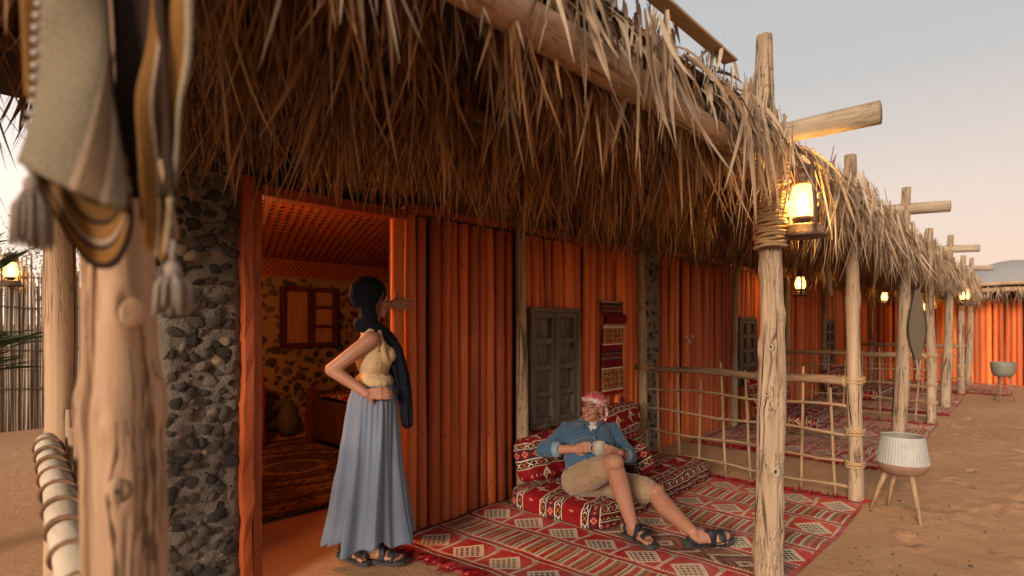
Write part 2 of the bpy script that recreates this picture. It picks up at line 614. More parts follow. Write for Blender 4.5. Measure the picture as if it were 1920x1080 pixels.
def bag_pattern(w=220, h=160, front=1):
    r = np.random.default_rng(5)
    X, Y = np.meshgrid((np.arange(w) + .5) / w, (np.arange(h) + .5) / h)
    G = np.array([.47, .43, .355]); O = np.array([.47, .33, .16]); BR = np.array([.19, .13, .10]); W = np.array([.62, .54, .45])
    A = np.empty((h, w, 3)); A[:] = G
    if front == 1:
        for a, b, c in ((0, .06, BR), (.06, .10, O), (.60, .635, W), (.635, .76, np.array([.44, .36, .27])), (.76, .80, W), (.94, 1, BR)):
            A[(X >= a) & (X < b)] = c
    elif front == 2:
        for a, b, c in ((0, .16, O), (.16, .30, BR), (.30, .46, O), (.46, .50, W), (.50, .60, BR), (.60, .86, O), (.86, .90, W), (.90, 1, G)):
            A[(X >= a) & (X < b)] = c
    elif front == 3:
        A[:] = BR * .8
        for a, b, c in ((.72, .78, O * .8), (.78, .81, BR), (.81, .87, O), (.87, .895, W * .9), (.895, .92, BR), (.92, .97, O), (.97, 1, BR)):
            A[(X >= a) & (X < b)] = c
    else:
        k = (np.floor(X * 40 + np.abs(Y - .5) * 16).astype(int) % 2)[..., None]
        A[:] = np.where(k, np.array([.42, .38, .33]), np.array([.26, .23, .20]))
        A[(Y < .14) | (Y > .86)] = np.array([.14, .11, .10])
    A *= (1 + .25 * (r.random((h, w, 1)) - .5))
    return A

# ------------------------------------------------------------------ materials
M = {}
M['log'] = m_wood("orange log", (.36, .070, .015), (.50, .104, .022), (.60, .142, .033), scale=7, stretch=.05, crack=.25, objvar=.85, knots=.45, weather=.30, rough=.62, spec=.35)
M['post'] = m_wood("weathered pale post", (.17, .115, .07), (.29, .21, .138), (.385, .295, .205), scale=9, stretch=.07, crack=1.0, objvar=.16, bump=1.0)
M['post_front'] = m_wood("barked pale post", (.21, .128, .07), (.36, .232, .137), (.45, .318, .20), scale=7, stretch=.03, crack=1.0, objvar=.05, bump=.8)
M['beam'] = m_wood("pale beam", (.21, .13, .075), (.35, .23, .138), (.44, .31, .20), axis=0, scale=9, crack=.9, objvar=.1)
M['cross'] = m_wood("grey beam", (.18, .135, .09), (.31, .243, .168), (.41, .335, .245), axis=1, scale=9, crack=1.0, objvar=.1)
M['cut'] = m_plain("sawn end", (.50, .37, .24), .85, .3, 40)
M['stick'] = m_wood("railing stick", (.13, .078, .046), (.25, .16, .095), (.34, .235, .14), axis=1, scale=12, crack=.6, objvar=.3)
M['stickv'] = m_wood("upright stick", (.15, .09, .05), (.29, .185, .108), (.40, .28, .165), axis=2, scale=12, crack=.6, objvar=.3)
M['birch'] = m_wood("pale rail", (.36, .28, .20), (.48, .39, .29), (.56, .47, .36), axis=1, scale=8, crack=.2, objvar=.05)
M['frame'] = m_wood("orange frame", (.17, .028, .006), (.29, .052, .010), (.38, .080, .016), scale=8, crack=.5, objvar=.15, rough=.5, spec=.4)
M['frame_x'] = m_wood("orange lintel", (.13, .020, .005), (.23, .038, .008), (.30, .058, .012), axis=0, scale=8, crack=.5, objvar=.1, rough=.5)
M['shutter'] = m_wood("grey shutter", (.055, .042, .033), (.105, .083, .066), (.15, .122, .098), scale=12, crack=.8, objvar=.2)
M['darkwood'] = m_wood("dark bed wood", (.025, .010, .006), (.06, .022, .012), (.10, .04, .02), scale=9, objvar=.1, rough=.5)
M['redwood'] = m_wood("red brown window wood", (.05, .012, .008), (.11, .025, .014), (.17, .045, .022), scale=10, objvar=.1)
M['mortar'] = m_plain("grey mortar", (.225, .19, .155), .95, .4, 16, 1.0, .15, bdist=.03)
M['dark'] = m_plain("dark backing", (.03, .018, .012), .95, .3, 10)  # as wall backing, the shade between logs is put into its colour
M['rope'] = m_plain("fibre rope", (.34, .22, .12), .95, .4, 90, .8, .1)
M['ropedark'] = m_plain("dark vine", (.15, .085, .05), .9, .4, 60, .6, .1)
M['metal'] = m_plain("galvanised metal", (.30, .30, .285), .6, .25, 14, .15, .4)
M['darkmetal'] = m_plain("tarnished metal", (.16, .15, .12), .6, .35, 14, .15, .4)
M['rust'] = m_plain("brown bowl", (.20, .12, .08), .6, .35, 12, .2, .3)
M['lamp'] = m_plain("brown lamp metal", (.075, .042, .026), .5, .4, 20, .3, .4, metal=.3)
M['pot'] = m_plain("dark pot", (.10, .075, .055), .6, .3, 12)
M['white'] = m_plain("white clay", (.31, .285, .25), .45, .1, 10)
M['yarn'] = m_plain("red yarn", (.30, .014, .020), .95, .4, 60, .6, .05)
M['darkpole'] = m_plain("brown pole", (.11, .06, .032), .9, .3, 12)
M['lattice'] = m_plain("red woven strip", (.34, .095, .035), .9, .25, 8)
M['tassel'] = m_plain("grey yarn", (.24, .19, .155), .95, .35, 60, .6, .05)
M['tassel_dark'] = m_plain("maroon yarn", (.10, .01, .02), .95, .35, 60, .6, .05)
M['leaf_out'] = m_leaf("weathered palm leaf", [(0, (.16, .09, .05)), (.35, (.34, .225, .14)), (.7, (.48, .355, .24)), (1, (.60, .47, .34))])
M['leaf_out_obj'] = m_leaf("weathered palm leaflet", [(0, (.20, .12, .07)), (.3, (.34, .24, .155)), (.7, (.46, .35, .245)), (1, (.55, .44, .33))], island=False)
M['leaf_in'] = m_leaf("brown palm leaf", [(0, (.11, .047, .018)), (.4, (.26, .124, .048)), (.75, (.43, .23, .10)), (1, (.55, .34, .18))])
M['green'] = m_leaf("green palm leaf", [(0, (.03, .055, .02)), (1, (.07, .11, .04))], transl=.2)
M['foliage'] = m_leaf("grey green foliage", [(0, (.035, .04, .022)), (1, (.09, .10, .055))])
M['reed'] = m_wood("grey reed", (.17, .125, .09), (.30, .235, .175), (.42, .35, .27), scale=10, stretch=.1, crack=.3, objvar=.6)
M['hill'] = m_plain("grey hill", (.27, .26, .255), 1.0, .15, .05, 0, 0)  # distance haze is put into this pale grey
M['glow'] = None

t = NT("stone")
v = t.coords()
c = t.ramp(rnd(t), [(0, (.016, .015, .015)), (.4, (.045, .038, .034)), (.75, (.10, .08, .064)), (.94, (.17, .13, .10)), (1, (.40, .29, .18))])
c = t.mix(t.math('MULTIPLY', t.ramp(t.noise(v, 22, 5, .7), [(.5, 0.0), (.75, 1.0)]), .7), c, (.20, .165, .13))
t.bump(t.noise(v, 60, 5), .7, .012)
M['stone'] = t.out(c, .8, .3)

t = NT("inner stone")
v = t.coords()
c = t.ramp(rnd(t), [(0, (.03, .022, .016)), (.5, (.09, .06, .04)), (1, (.20, .13, .075))])
c = t.mix(t.math('MULTIPLY', t.noise(v, 12, 5, .7), .5), c, (.16, .11, .07))
t.bump(t.noise(v, 30, 5), .7, .012)
M['stone_in'] = t.out(c, .85, .2)
M['plaster'] = m_plain("ochre mortar", (.34, .22, .11), .95, .3, 9, .8, .1, bdist=.01)

t = NT("sand")
v = t.coords(randomize=False)
a = t.noise(v, .7, 6, .65)
b = t.noise(v, 7, 6, .7)
g = t.noise(v, 160, 3, .7)
c = t.ramp(a, [(.3, (.38, .205, .108)), (.55, (.465, .262, .145)), (.75, (.52, .315, .185))])
c = t.mix(t.ramp(b, [(.42, .38), (.58, 0.0)]), c, (.40, .23, .135))
c = t.mix(t.math('MULTIPLY', g, .35), c, (.32, .175, .10))
h = t.math('ADD', t.math('MULTIPLY', b, 1.0), t.math('MULTIPLY', g, .25))
t.bump(h, .8, .03)
M['sand'] = t.out(c, .95, .1)

t = NT("glowing lamp glass")
t.b.inputs["Emission Color"].default_value = (1.0, .56, .17, 1)
t.b.inputs["Emission Strength"].default_value = 9
M['glow'] = t.out((.9, .7, .4), .3, .3)
t = NT("lamp flame")
t.b.inputs["Emission Color"].default_value = (1.0, .72, .32, 1)
t.b.inputs["Emission Strength"].default_value = 40
M['flame'] = t.out((.9, .8, .6), .5, .1)

t = NT("reed blind")
v = t.coords(scale=(1, 1, .05))
c = t.ramp(t.noise(v, 60, 3), [(.3, (.30, .14, .06)), (.7, (.52, .27, .12))])
M['blind'] = t.out(c, .9, .1)

def m_skin(name, base, blush):
    t = NT(name)
    n = t.noise(t.coords(randomize=False), 7, 4, .6)
    f = t.noise(t.coords(randomize=False), 90, 3, .6)
    c = t.mix(t.ramp(n, [(.35, 0.0), (.7, .6)]), base, blush)
    t.bump(f, .15, .002)
    t.b.inputs["Subsurface Weight"].default_value = .12
    t.b.inputs["Subsurface Radius"].default_value = (.012, .005, .003)
    return t.out(c, .55, .35)
M['skin_m'] = m_skin("man skin", (.31, .155, .10), (.30, .11, .07))
M['skin_w'] = m_skin("woman skin", (.34, .17, .107), (.31, .12, .075))
def m_fabric(name, col, scale=300, var=.18, bump=.3, rough=.9, sheen=.2):
    t = NT(name)
    v = t.coords(randomize=False)
    n = t.noise(v, 6, 5, .65); f = t.noise(v, scale, 2)
    c = t.mix(n, tuple(x * (1 - var) for x in col), tuple(min(1, x * (1 + var)) for x in col))
    c = t.mix(t.math('MULTIPLY', f, .3), c, tuple(x * .45 for x in col))
    t.bump(f, bump, .002)
    t.b.inputs["Sheen Weight"].default_value = sheen
    return t.out(c, rough, .15)
M['denim'] = m_fabric("blue shirt", (.042, .088, .150))
M['denim_pale'] = m_fabric("shirt cuff inside", (.15, .22, .29))
M['tee'] = m_fabric("white tee", (.50, .48, .47))
M['khaki'] = m_fabric("khaki shorts", (.27, .185, .11))
M['skirt'] = m_fabric("blue grey skirt", (.125, .155, .215), rough=.8, sheen=.2)
M['top'] = m_fabric("sand top", (.50, .35, .19))
M['navy'] = m_fabric("navy scarf", (.006, .007, .014), sheen=0)
M['hair_w'] = m_fabric("brown hair", (.09, .035, .015), 200)
M['hair_m'] = m_fabric("grey hair", (.30, .26, .23), 200)
M['sandal'] = m_plain("black sandal", (.016, .017, .021), .6, .3, 40, .3)
M['sole'] = m_plain("sandal sole", (.035, .035, .038), .75, .3, 40, .3)
M['eye'] = m_plain("eye", (.02, .015, .012), .3, 0, 5, 0)
M['lip_w'] = m_plain("lips", (.34, .09, .075), .5, .1, 20, .1)
M['lip_m'] = m_plain("mans lips", (.30, .10, .08), .6, .1, 20, .1)
M['teeth'] = m_plain("teeth", (.68, .64, .56), .4, 0, 5, 0)
M['brow'] = m_plain("eyebrow", (.07, .04, .025), .9, .1, 50)
M['watch'] = m_plain("watch strap", (.03, .03, .025), .5, .2, 30)
M['silver'] = m_plain("silver", (.6, .58, .54), .3, .1, 30, .1, .5, metal=.7)
t = NT("red and white headcloth")
v = t.coords(randomize=False)
ch = t.new("ShaderNodeTexChecker"); ch.inputs["Scale"].default_value = 130
t.link(v, ch.inputs["Vector"])
n = t.noise(v, 26, 3, .5, .6)
wh = t.ramp(n, [(.44, 0.0), (.52, 1.0)])
c = t.mix(ch.outputs["Fac"], (.42, .03, .045), (.60, .34, .33))
c = t.mix(t.math('MULTIPLY', wh, .8), c, (.40, .04, .06))
c = t.mix(t.ramp(t.noise(v, 13, 2, .5, 1.0), [(.56, 0.0), (.64, .8)]), c, (.58, .42, .42))
M['headcloth'] = t.out(c, .9, .1)
t = NT("white and red headcloth fold")
v = t.coords(randomize=False)
ch = t.new("ShaderNodeTexChecker"); ch.inputs["Scale"].default_value = 150
t.link(v, ch.inputs["Vector"])
n = t.noise(v, 30, 2, .5, .6)
c = t.mix(t.math('MULTIPLY', ch.outputs["Fac"], t.ramp(n, [(.42, 0.0), (.55, 1.0)])), (.58, .50, .48), (.42, .035, .05))
M['headfold'] = t.out(c, .9, .1)

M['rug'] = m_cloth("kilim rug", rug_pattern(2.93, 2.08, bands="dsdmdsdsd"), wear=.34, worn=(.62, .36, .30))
M['rug_far'] = m_cloth("kilim rug far", rug_pattern(3.0, 2.0, step=.008, bands="dsmdsd", seed=4), wear=.75, worn=(.50, .30, .24))
M['mattress'] = m_cloth("sadu mattress", cushion_pattern(1.9, 1.25, lead=-.02), wear=.10)
M['cushion'] = m_cloth("sadu cushion", cushion_pattern(.62, .62, seed=2, lead=.10), wear=.10)
M['cushion2'] = m_cloth("sadu cushion pattern two", cushion_pattern(.9, .62, seed=3, lead=.24), wear=.10)
M['hanging'] = m_cloth("wall hanging", hanging_pattern(), wear=.08)
M['bag'] = m_cloth("striped bag cloth", bag_pattern(front=1), wear=.1, bscale=160)
M['bag2'] = m_cloth("striped bag lining", bag_pattern(front=2), wear=.1, bscale=160)
M['bag3'] = m_cloth("dark bag lining", bag_pattern(front=3), wear=.1, bscale=160)
M['bag4'] = m_cloth("grey striped cloth", bag_pattern(front=4), wear=.1)

def carpet_pattern(w=420, h=420):
    r = np.random.default_rng(8)
    X, Y = np.meshgrid((np.arange(w) + .5) / w - .5, (np.arange(h) + .5) / h - .5)
    G = np.array([.50, .36, .22]); D = np.array([.26, .11, .09]); K = np.array([.13, .08, .07])
    A = np.empty((h, w, 3)); A[:] = G
    orn = np.sin(X * 90 + 2 * np.sin(Y * 40)) * np.sin(Y * 90 + 2 * np.sin(X * 40)) + .5 * np.sin(X * 170) * np.sin(Y * 150)
    e = np.maximum(np.abs(X), np.abs(Y))
    rr = np.hypot(X * 1.0, Y * 1.25)
    for q0, q1, c in ((0, .10, D), (.10, .13, G), (.13, .21, D), (.21, .24, K), (.30, .34, D)): A[(rr >= q0) & (rr < q1)] = c
    A[(e > .36)] = D; A[(e > .40) & (e < .47)] = G; A[e > .485] = K
    m = (orn > .35); A[m] = A[m] * .35 + K * .65
    m = (orn < -.55); A[m] = A[m] * .4 + G * .6
    return A * (1 + .25 * (r.random((h, w, 1)) - .5))
M['carpet'] = m_cloth("ornate carpet", carpet_pattern(), wear=.3)
# ------------------------------------------------------------------ ground, hill
def spaced(lo, hi, fine_lo, fine_hi, fine, grow=1.35):
    a = list(np.arange(fine_lo, fine_hi + 1e-6, fine))
    x, st = fine_hi, fine
    while x < hi:
        st *= grow; x = min(hi, x + st); a.append(x)
    x, st = fine_lo, fine
    b = []
    while x > lo:
        st *= grow; x = max(lo, x - st); b.append(x)
    return np.array(b[::-1] + a)
gx = spaced(-300, 600, 2.2, 12, .03)
gy = spaced(-400, 500, -.8, 2.2, .03)
GX, GY = np.meshgrid(gx, gy)
GZ = .006 * np.sin(GX * 2.1 + 1.3 * np.sin(GY * 1.7)) * np.sin(GY * 2.6 + .7) + .006 * np.sin(GX * 5.7 + GY * 3.1) * np.sin(GY * 7.3 - GX * 2.2) + .003 * np.sin(GX * 17 + 3 * np.sin(GY * 9)) * np.sin(GY * 15 + GX * 4)
open_y = 1 / (1 + np.exp((GY - .75) / .12))
far = np.clip((np.hypot(GX - 6, GY) - 25) / 60, 0, 1)
GZ = GZ * (open_y * .9 + .10) * (1 - far) + far * .15 * np.sin(GX * .05) * np.sin(GY * .043)
for _ in range(190):                                # scuffed footprints in the yard
    px, py = rng.uniform(3.0, 12), rng.uniform(-2.0, .75)
    an = rng.uniform(-.6, .6) + (PI if rng.random() < .5 else 0)
    ca, sa = math.cos(an), math.sin(an)
    du = (GX - px) * ca + (GY - py) * sa; dv = -(GX - px) * sa + (GY - py) * ca
    q = (du / .11) ** 2 + (dv / .04) ** 2
    GZ += rng.uniform(.7, 1.4) * (-.014 * np.exp(-q) + .010 * np.exp(-((np.sqrt(q) - 1.5) / .4) ** 2) * (du > 0))
def ground_z(x, y):
    i = int(np.clip(np.searchsorted(gx, x), 1, len(gx) - 1)); j = int(np.clip(np.searchsorted(gy, y), 1, len(gy) - 1))
    return float(GZ[j, i])
nx, ny = len(gx), len(gy)
gv = np.stack([GX.ravel(), GY.ravel(), GZ.ravel()], 1)
ii, jj = np.meshgrid(np.arange(nx - 1), np.arange(ny - 1))
q0 = (jj * nx + ii).ravel()
gf = np.stack([q0, q0 + 1, q0 + nx + 1, q0 + nx], 1)
ground = put("ground", mesh_data("ground", gv, gf, M['sand'], True))
tag(ground, kind="structure")

# straw fallen from the roofs and small pebbles on the sand
def scatter_flat(n, xr, yr):
    b = np.stack([rng.uniform(*xr, n), rng.uniform(*yr, n), np.zeros(n)], 1)
    b[:, 2] = [ground_z(x, y) + .004 for x, y in b[:, :2]]
    return b
n = 1900
sb_ = scatter_flat(n, (2.0, 13), (-1.6, 1.1))
LITTER = (sb_, rng.normal(0, 1, (n, 3)) * np.array([1, 1, .03]), rng.uniform(.02, .12, n), rng.uniform(.002, .007, n))
pb = MB()
for k in range(420):
    x, y = rng.uniform(2.5, 11), rng.uniform(-1.8, .95)
    r0 = rng.uniform(.003, .009) * (1.6 if rng.random() < .06 else 1)
    pb.ell((x, y, ground_z(x, y) + r0 * .2), (r0 * rng.uniform(.8, 1.4), r0, r0 * .6), Matrix.Rotation(rng.uniform(0, 3), 3, 'Z'), 6, 4)
tag(pb.build("pebbles", M['stone_in']), "small dark pebbles scattered on the yard sand", "pebbles", kind="stuff")

hb = MB()
def hill_f(u, v):
    a = -.55 + 1.25 * u
    d = 420 + 160 * v
    ridge = 46 * (math.exp(-((u - .42) / .16) ** 2) + .75 * math.exp(-((u - .80) / .12) ** 2) + .45 * math.exp(-((u - .12) / .1) ** 2)) + 1.6 * math.sin(u * 41) + 1.0 * math.sin(u * 97 + 1)
    return Vector((d * math.cos(a), d * math.sin(a), -2 + ridge * math.sin(PI * min(1, v * 1.0)) * (1 if v < .6 else 1)))
hb.sheet(hill_f, 90, 10)
tag(hb.build("hill", M['hill'], smooth=True), kind="structure")

# ------------------------------------------------------------------ palm leaf thatch
def leaf_arrays(base, d, L, W, bend, seg=4, r=rng):
    """narrow tapering palm leaflets as strips: (n,3) roots, directions, lengths, widths, sideways bend"""
    n = len(base)
    d = d / np.linalg.norm(d, axis=1, keepdims=True)
    ra = r.uniform(0, 2 * PI, n)
    side = np.stack([np.cos(ra), np.sin(ra), r.normal(0, .15, n)], 1)
    side -= d * np.sum(side * d, 1, keepdims=True)
    side /= np.linalg.norm(side, axis=1, keepdims=True)
    tw = r.normal(0, .5, n)
    nrm = np.cross(d, side)
    prof = np.interp(np.linspace(0, 1, seg + 1), [0, .25, .6, .85, 1], [.55, 1, .8, .42, .04])
    V = np.empty((n, seg + 1, 2, 3))
    for i in range(seg + 1):
        t = i / seg
        p = base + d * (L * t)[:, None] + bend * (t * t)
        s = side * np.cos(tw * t)[:, None] + nrm * np.sin(tw * t)[:, None]
        V[:, i, 0] = p - s * (W * prof[i] * .5)[:, None]
        V[:, i, 1] = p + s * (W * prof[i] * .5)[:, None]
    k = np.arange(n)[:, None] * (seg + 1) * 2
    F = np.stack([np.concatenate([k + 2 * i, k + 2 * i + 1, k + 2 * i + 3, k + 2 * i + 2], 1) for i in range(seg)], 1).reshape(-1, 4)
    return V.reshape(-1, 3), F

def fast_mesh(name, V, F, mat):
    me = bpy.data.meshes.new(name)
    me.vertices.add(len(V)); me.vertices.foreach_set("co", np.asarray(V, dtype=np.float32).ravel())
    me.loops.add(len(F) * 4); me.loops.foreach_set("vertex_index", np.asarray(F, dtype=np.int32).ravel())
    me.polygons.add(len(F))
    me.polygons.foreach_set("loop_start", np.arange(0, len(F) * 4, 4, dtype=np.int32))
    me.materials.append(mat)
    me.update(calc_edges=True)
    me.validate()
    return me

def thatch_rows(x0, x1, rows, r=rng):
    """rows: (y, z, fronds per metre, leaflets per frond, length lo, hi, width, outward lean)"""
    Vs, Fs, nb = [], [], 0
    for (y, z, fpm, lpf, lo, hi, wd, lean) in rows:
        nf = int((x1 - x0) * fpm)
        fx = r.uniform(x0, x1, nf)
        fd = np.stack([r.normal(0, .15, nf), r.normal(0, .12, nf) - lean, -np.ones(nf)], 1)
        fl = r.uniform(lo, hi, nf)
        fy = y + r.normal(0, .04, nf); fz = z + r.normal(0, .035, nf)
        idx = np.repeat(np.arange(nf), lpf)
        n = len(idx)
        base = np.stack([fx[idx] + r.normal(0, .030, n), fy[idx] + r.normal(0, .025, n), fz[idx] + r.normal(0, .05, n)], 1)
        d = fd[idx] + np.stack([r.normal(0, .11, n), r.normal(0, .10, n), np.zeros(n)], 1)
        L = fl[idx] * r.uniform(.55, 1.08, n)
        W = wd * r.uniform(.35, 1.25, n)
        bend = np.stack([r.normal(0, .05, n), r.normal(0, .045, n) + .02, -r.uniform(0, .05, n)], 1) * (L / .4)[:, None]
        stray = r.random(n) < .035
        d[stray, 0] += r.normal(0, .8, stray.sum())
        V, F = leaf_arrays(base, d, L, W, bend, r=r)
        Vs.append(V); Fs.append(F + nb); nb += len(V)
    return np.concatenate(Vs), np.concatenate(Fs)

def roof_top(x0, x1, y_eave, z_eave, r=rng, n=2600, depth=1.0, width=.02):
    """leaflets lying on the roof and drooping over its front edge"""
    base = np.stack([r.uniform(x0, x1, n), y_eave + r.uniform(.0, depth, n), np.zeros(n)], 1)
    za, zb = z_eave if isinstance(z_eave, tuple) else (z_eave, z_eave)
    ze = za + (zb - za) * (base[:, 0] - x0) / (x1 - x0)
    base[:, 2] = ze + (base[:, 1] - y_eave) * .05 + r.uniform(-.05, .025, n)
    d = np.stack([r.normal(0, .40, n), -np.ones(n), r.normal(-.60, .22, n)], 1)
    L = r.uniform(.14, .36, n)
    bend = np.stack([r.normal(0, .04, n), r.uniform(.03, .16, n), -r.uniform(.08, .30, n)], 1) * (L / .4)[:, None]
    return leaf_arrays(base, d, L, width * r.uniform(.5, 1.3, n), bend, seg=5, r=r)

V, F = leaf_arrays(LITTER[0], LITTER[1], LITTER[2], LITTER[3], np.zeros((len(LITTER[0]), 3)), seg=2)
V[:, 2] = np.maximum(V[:, 2], -.004)
tag(put("straw_litter", fast_mesh("straw_litter", V, F, M['leaf_out'])), "dry straw bits fallen on the yard sand", "straw", kind="stuff")
LEAF_MESHES = []
for k in range(9):
    rr = np.random.default_rng(100 + k)
    L = 1.0
    V, F = leaf_arrays(np.zeros((1, 3)), np.array([[0, 0, -1.0]]), np.array([L]), np.array([.045 + .006 * (k % 3)]), np.array([[rr.normal(0, .09), rr.normal(0, .09), 0]]), seg=7, r=rr)
    LEAF_MESHES.append(fast_mesh("palm_leaf", V, F, M['leaf_out_obj']))
# ------------------------------------------------------------------ logs, posts, ropes
def gnarled(z0, z1, r0, r1, seed=0, n=18, rings=60, bend=.03, lump=.06, knots=6, grooves=5, cut=True, kpos=None, gdep=.10, gwid=.16, zk=1.0):
    """an unpeeled post along z: wandering axis, swellings, knots, lengthwise furrows"""
    r = np.random.default_rng(seed)
    z = np.linspace(z0, z1, rings); t = (z - z0) / (z1 - z0)
    th = np.linspace(0, 2 * PI, n, endpoint=False)
    p = r.uniform(0, 6.28, 8)
    ax = bend * (np.sin(t * 3.1 + p[0]) - np.sin(p[0])) + bend * .35 * np.sin(t * 9 + p[1])
    ay = bend * (np.sin(t * 2.7 + p[2]) - np.sin(p[2])) + bend * .35 * np.sin(t * 8 + p[3])
    rad = (r0 + (r1 - r0) * t) * (1 + lump * np.sin(t * 11 + p[4]) * .6 + lump * np.sin(t * 23 + p[5]) * .4)
    Z, TH = np.meshgrid(z, th, indexing="ij")
    RR = rad[:, None] * (1 + .05 * np.sin(2 * TH + p[6] + Z * .6) + .03 * np.sin(3 * TH + p[7] - Z * 1.4))
    for g in range(grooves):
        a = r.uniform(0, 6.28); wv = a + .25 * np.sin(z * r.uniform(1.5, 4) + r.uniform(0, 6))
        dth = np.angle(np.exp(1j * (TH - wv[:, None])))
        on = (np.sin(z * r.uniform(1.2, 3) + r.uniform(0, 6)) > -.3)[:, None]
        RR -= on * r0 * gdep * np.exp(-(dth / gwid) ** 2)
    ks = list(kpos or []) + [(r.uniform(.08, .92), r.uniform(0, 6.28), r.uniform(.10, .24)) for _ in range(knots)]
    for kt, ka, kh in ks:
        dth = np.angle(np.exp(1j * (TH - ka))) * r0
        dz = Z - (z0 + kt * (z1 - z0))
        q = dth ** 2 + (dz * .7 * zk) ** 2
        RR += r0 * kh * np.exp(-q / (r0 * .42) ** 2) - r0 * kh * 1.1 * np.exp(-q / (r0 * .15) ** 2)
    X = ax[:, None] + RR * np.cos(TH); Y = ay[:, None] + RR * np.sin(TH)
    V = np.stack([X, Y, Z], -1).reshape(-1, 3)
    F = []
    for i in range(rings - 1):
        for k in range(n):
            a, b = i * n + k, i * n + (k + 1) % n
            F.append((a, b, b + n, a + n))
    F.append(tuple(range(n - 1, -1, -1))); F.append(tuple((rings - 1) * n + k for k in range(n)))
    return V, F

def gnarled_mesh(name, mat, z0, z1, r0, r1, **kw):
    V, F = gnarled(z0, z1, r0, r1, **kw)
    return mesh_data(name, V, F, [mat, M['cut']], True, mids=[0] * (len(F) - 1) + [1])

LOGS = [gnarled_mesh("log", M['log'], 0, 1, .054, .050, seed=200 + k, n=12, rings=34, bend=.005, lump=.035, knots=4, zk=2.1, grooves=0) for k in range(9)]
for me in LOGS:                                 # logs are made one metre long and stretched, so keep knots mild
    pass

def log_wall(parent, x0, x1, y, z0, z1, pitch, gaps=(), seed=1, rz=0.0):
    """every log of a palisade is an object; gaps = (xa, xb, za, zb) openings"""
    r = random.Random(seed)
    pw = wloc(parent)
    x = x0 + pitch / 2
    while x < x1:
        p = pitch * r.uniform(.80, 1.18)
        spans = [(z0, z1)]
        for xa, xb, za, zb in gaps:
            if xa - pitch * .45 < x < xb + pitch * .45:
                spans = [(a, b) for a, b in ((z0, za), (zb, z1)) if b - a > .05]
        for a, b in spans:
            o = put("log", LOGS[r.randrange(len(LOGS))], parent,
                    (x - pw.x, y - pw.y + r.uniform(-.018, .014), a - pw.z),
                    (r.uniform(-.005, .005), r.uniform(-.008, .008), r.uniform(0, 6.28)),
                    (p / .1 * .83, p / .1 * .83, b - a))
        x += p

def rope_wrap(cx, cy, z0, z1, rad, turns, thick, n=16):
    mb = MB()
    pts = []
    N = turns * n
    for i in range(N + 1):
        a = 2 * PI * i / n
        wob = .004 * math.sin(i * 1.7)
        pts.append((cx + (rad + wob) * math.cos(a), cy + (rad + wob) * math.sin(a), z0 + (z1 - z0) * i / N + .004 * math.sin(i * .9)))
    mb.tube(pts, [thick * (1 + .18 * math.sin(i * 2.4)) for i in range(N + 1)], 6)
    return mb

def beam_x(mb, x0, x1, y, z, r, seed=0, n=14, bend=.012):
    k = 16
    pts = [(x0 + (x1 - x0) * i / k, y + bend * math.sin(i * .5 + seed), z + bend * math.sin(i * .37 + seed * 2)) for i in range(k + 1)]
    return mb.tube(pts, [r * (1 + .05 * math.sin(i * 1.3 + seed)) for i in range(k + 1)], n, noise=.05, seed=seed)

def beam_y(mb, x, y0, y1, z, r, seed=0, n=16, bend=.008, z1=None):
    k = 12; z1 = z if z1 is None else z1
    pts = [(x + bend * math.sin(i * .5 + seed), y0 + (y1 - y0) * i / k, z + (z1 - z) * i / k + bend * math.sin(i * .6 + seed)) for i in range(k + 1)]
    return mb.tube(pts, [r * (1 + .04 * math.sin(i * 1.1 + seed)) for i in range(k + 1)], n, noise=.05, seed=seed)

# ------------------------------------------------------------------ stones
def stone_mesh(seed, mat):
    bm = bmesh.new()
    bmesh.ops.create_icosphere(bm, subdivisions=2, radius=1)
    r = random.Random(seed)
    cuts = [(Vector((r.gauss(0, 1), r.gauss(0, 1), r.gauss(0, 1))).normalized(), r.uniform(.55, .85)) for _ in range(7)]
    for v in bm.verts:
        for nrm, d in cuts:
            q = v.co.dot(nrm)
            if q > d: v.co -= nrm * (q - d) * .92
        v.co += v.co.normalized() * r.uniform(-.035, .035)
    me = bpy.data.meshes.new("stone")
    bm.to_mesh(me); bm.free()
    me.materials.append(mat)
    return me
STONES = [stone_mesh(300 + k, M['stone']) for k in range(10)]
STONES_IN = [stone_mesh(330 + k, M['stone_in']) for k in range(8)]

def set_stones(parent, meshes, n, u0, u1, v0, v1, place, smin, smax, seed, flat=.5, aspect=(.8, 1.4), pack=.92, elong=(.7, 1.15)):
    """stones bedded in mortar, packed without overlap, biggest first"""
    r = random.Random(seed)
    done = []
    pw = wloc(parent)
    tries = 0
    sizes = sorted([smin + (smax - smin) * r.random() ** 1.4 for _ in range(n)], reverse=True)
    for s in sizes:
        for _ in range(60):
            u, v = r.uniform(u0, u1), r.uniform(v0, v1)
            if all((u - a) ** 2 + (v - b) ** 2 > ((s + c) * pack) ** 2 for a, b, c in done):
                done.append((u, v, s))
                p, rot = place(u, v)
                o = put("stone", meshes[r.randrange(len(meshes))], parent)
                o.rotation_mode = 'QUATERNION'
                q = rot @ Quaternion((0, 0, 1), r.uniform(0, 6.28)) if r.random() < .5 else rot @ Quaternion((0, 0, 1), r.uniform(-.4, .4))
                o.rotation_quaternion = q
                o.scale = (s * r.uniform(*aspect), s * r.uniform(*elong), s * flat)
                o.location = Vector(p) - pw
                break

Q_FRONT = Quaternion((1, 0, 0), R(90))          # stone's flat axis towards -Y
Q_LEFT = Quaternion((0, 1, 0), R(-90))

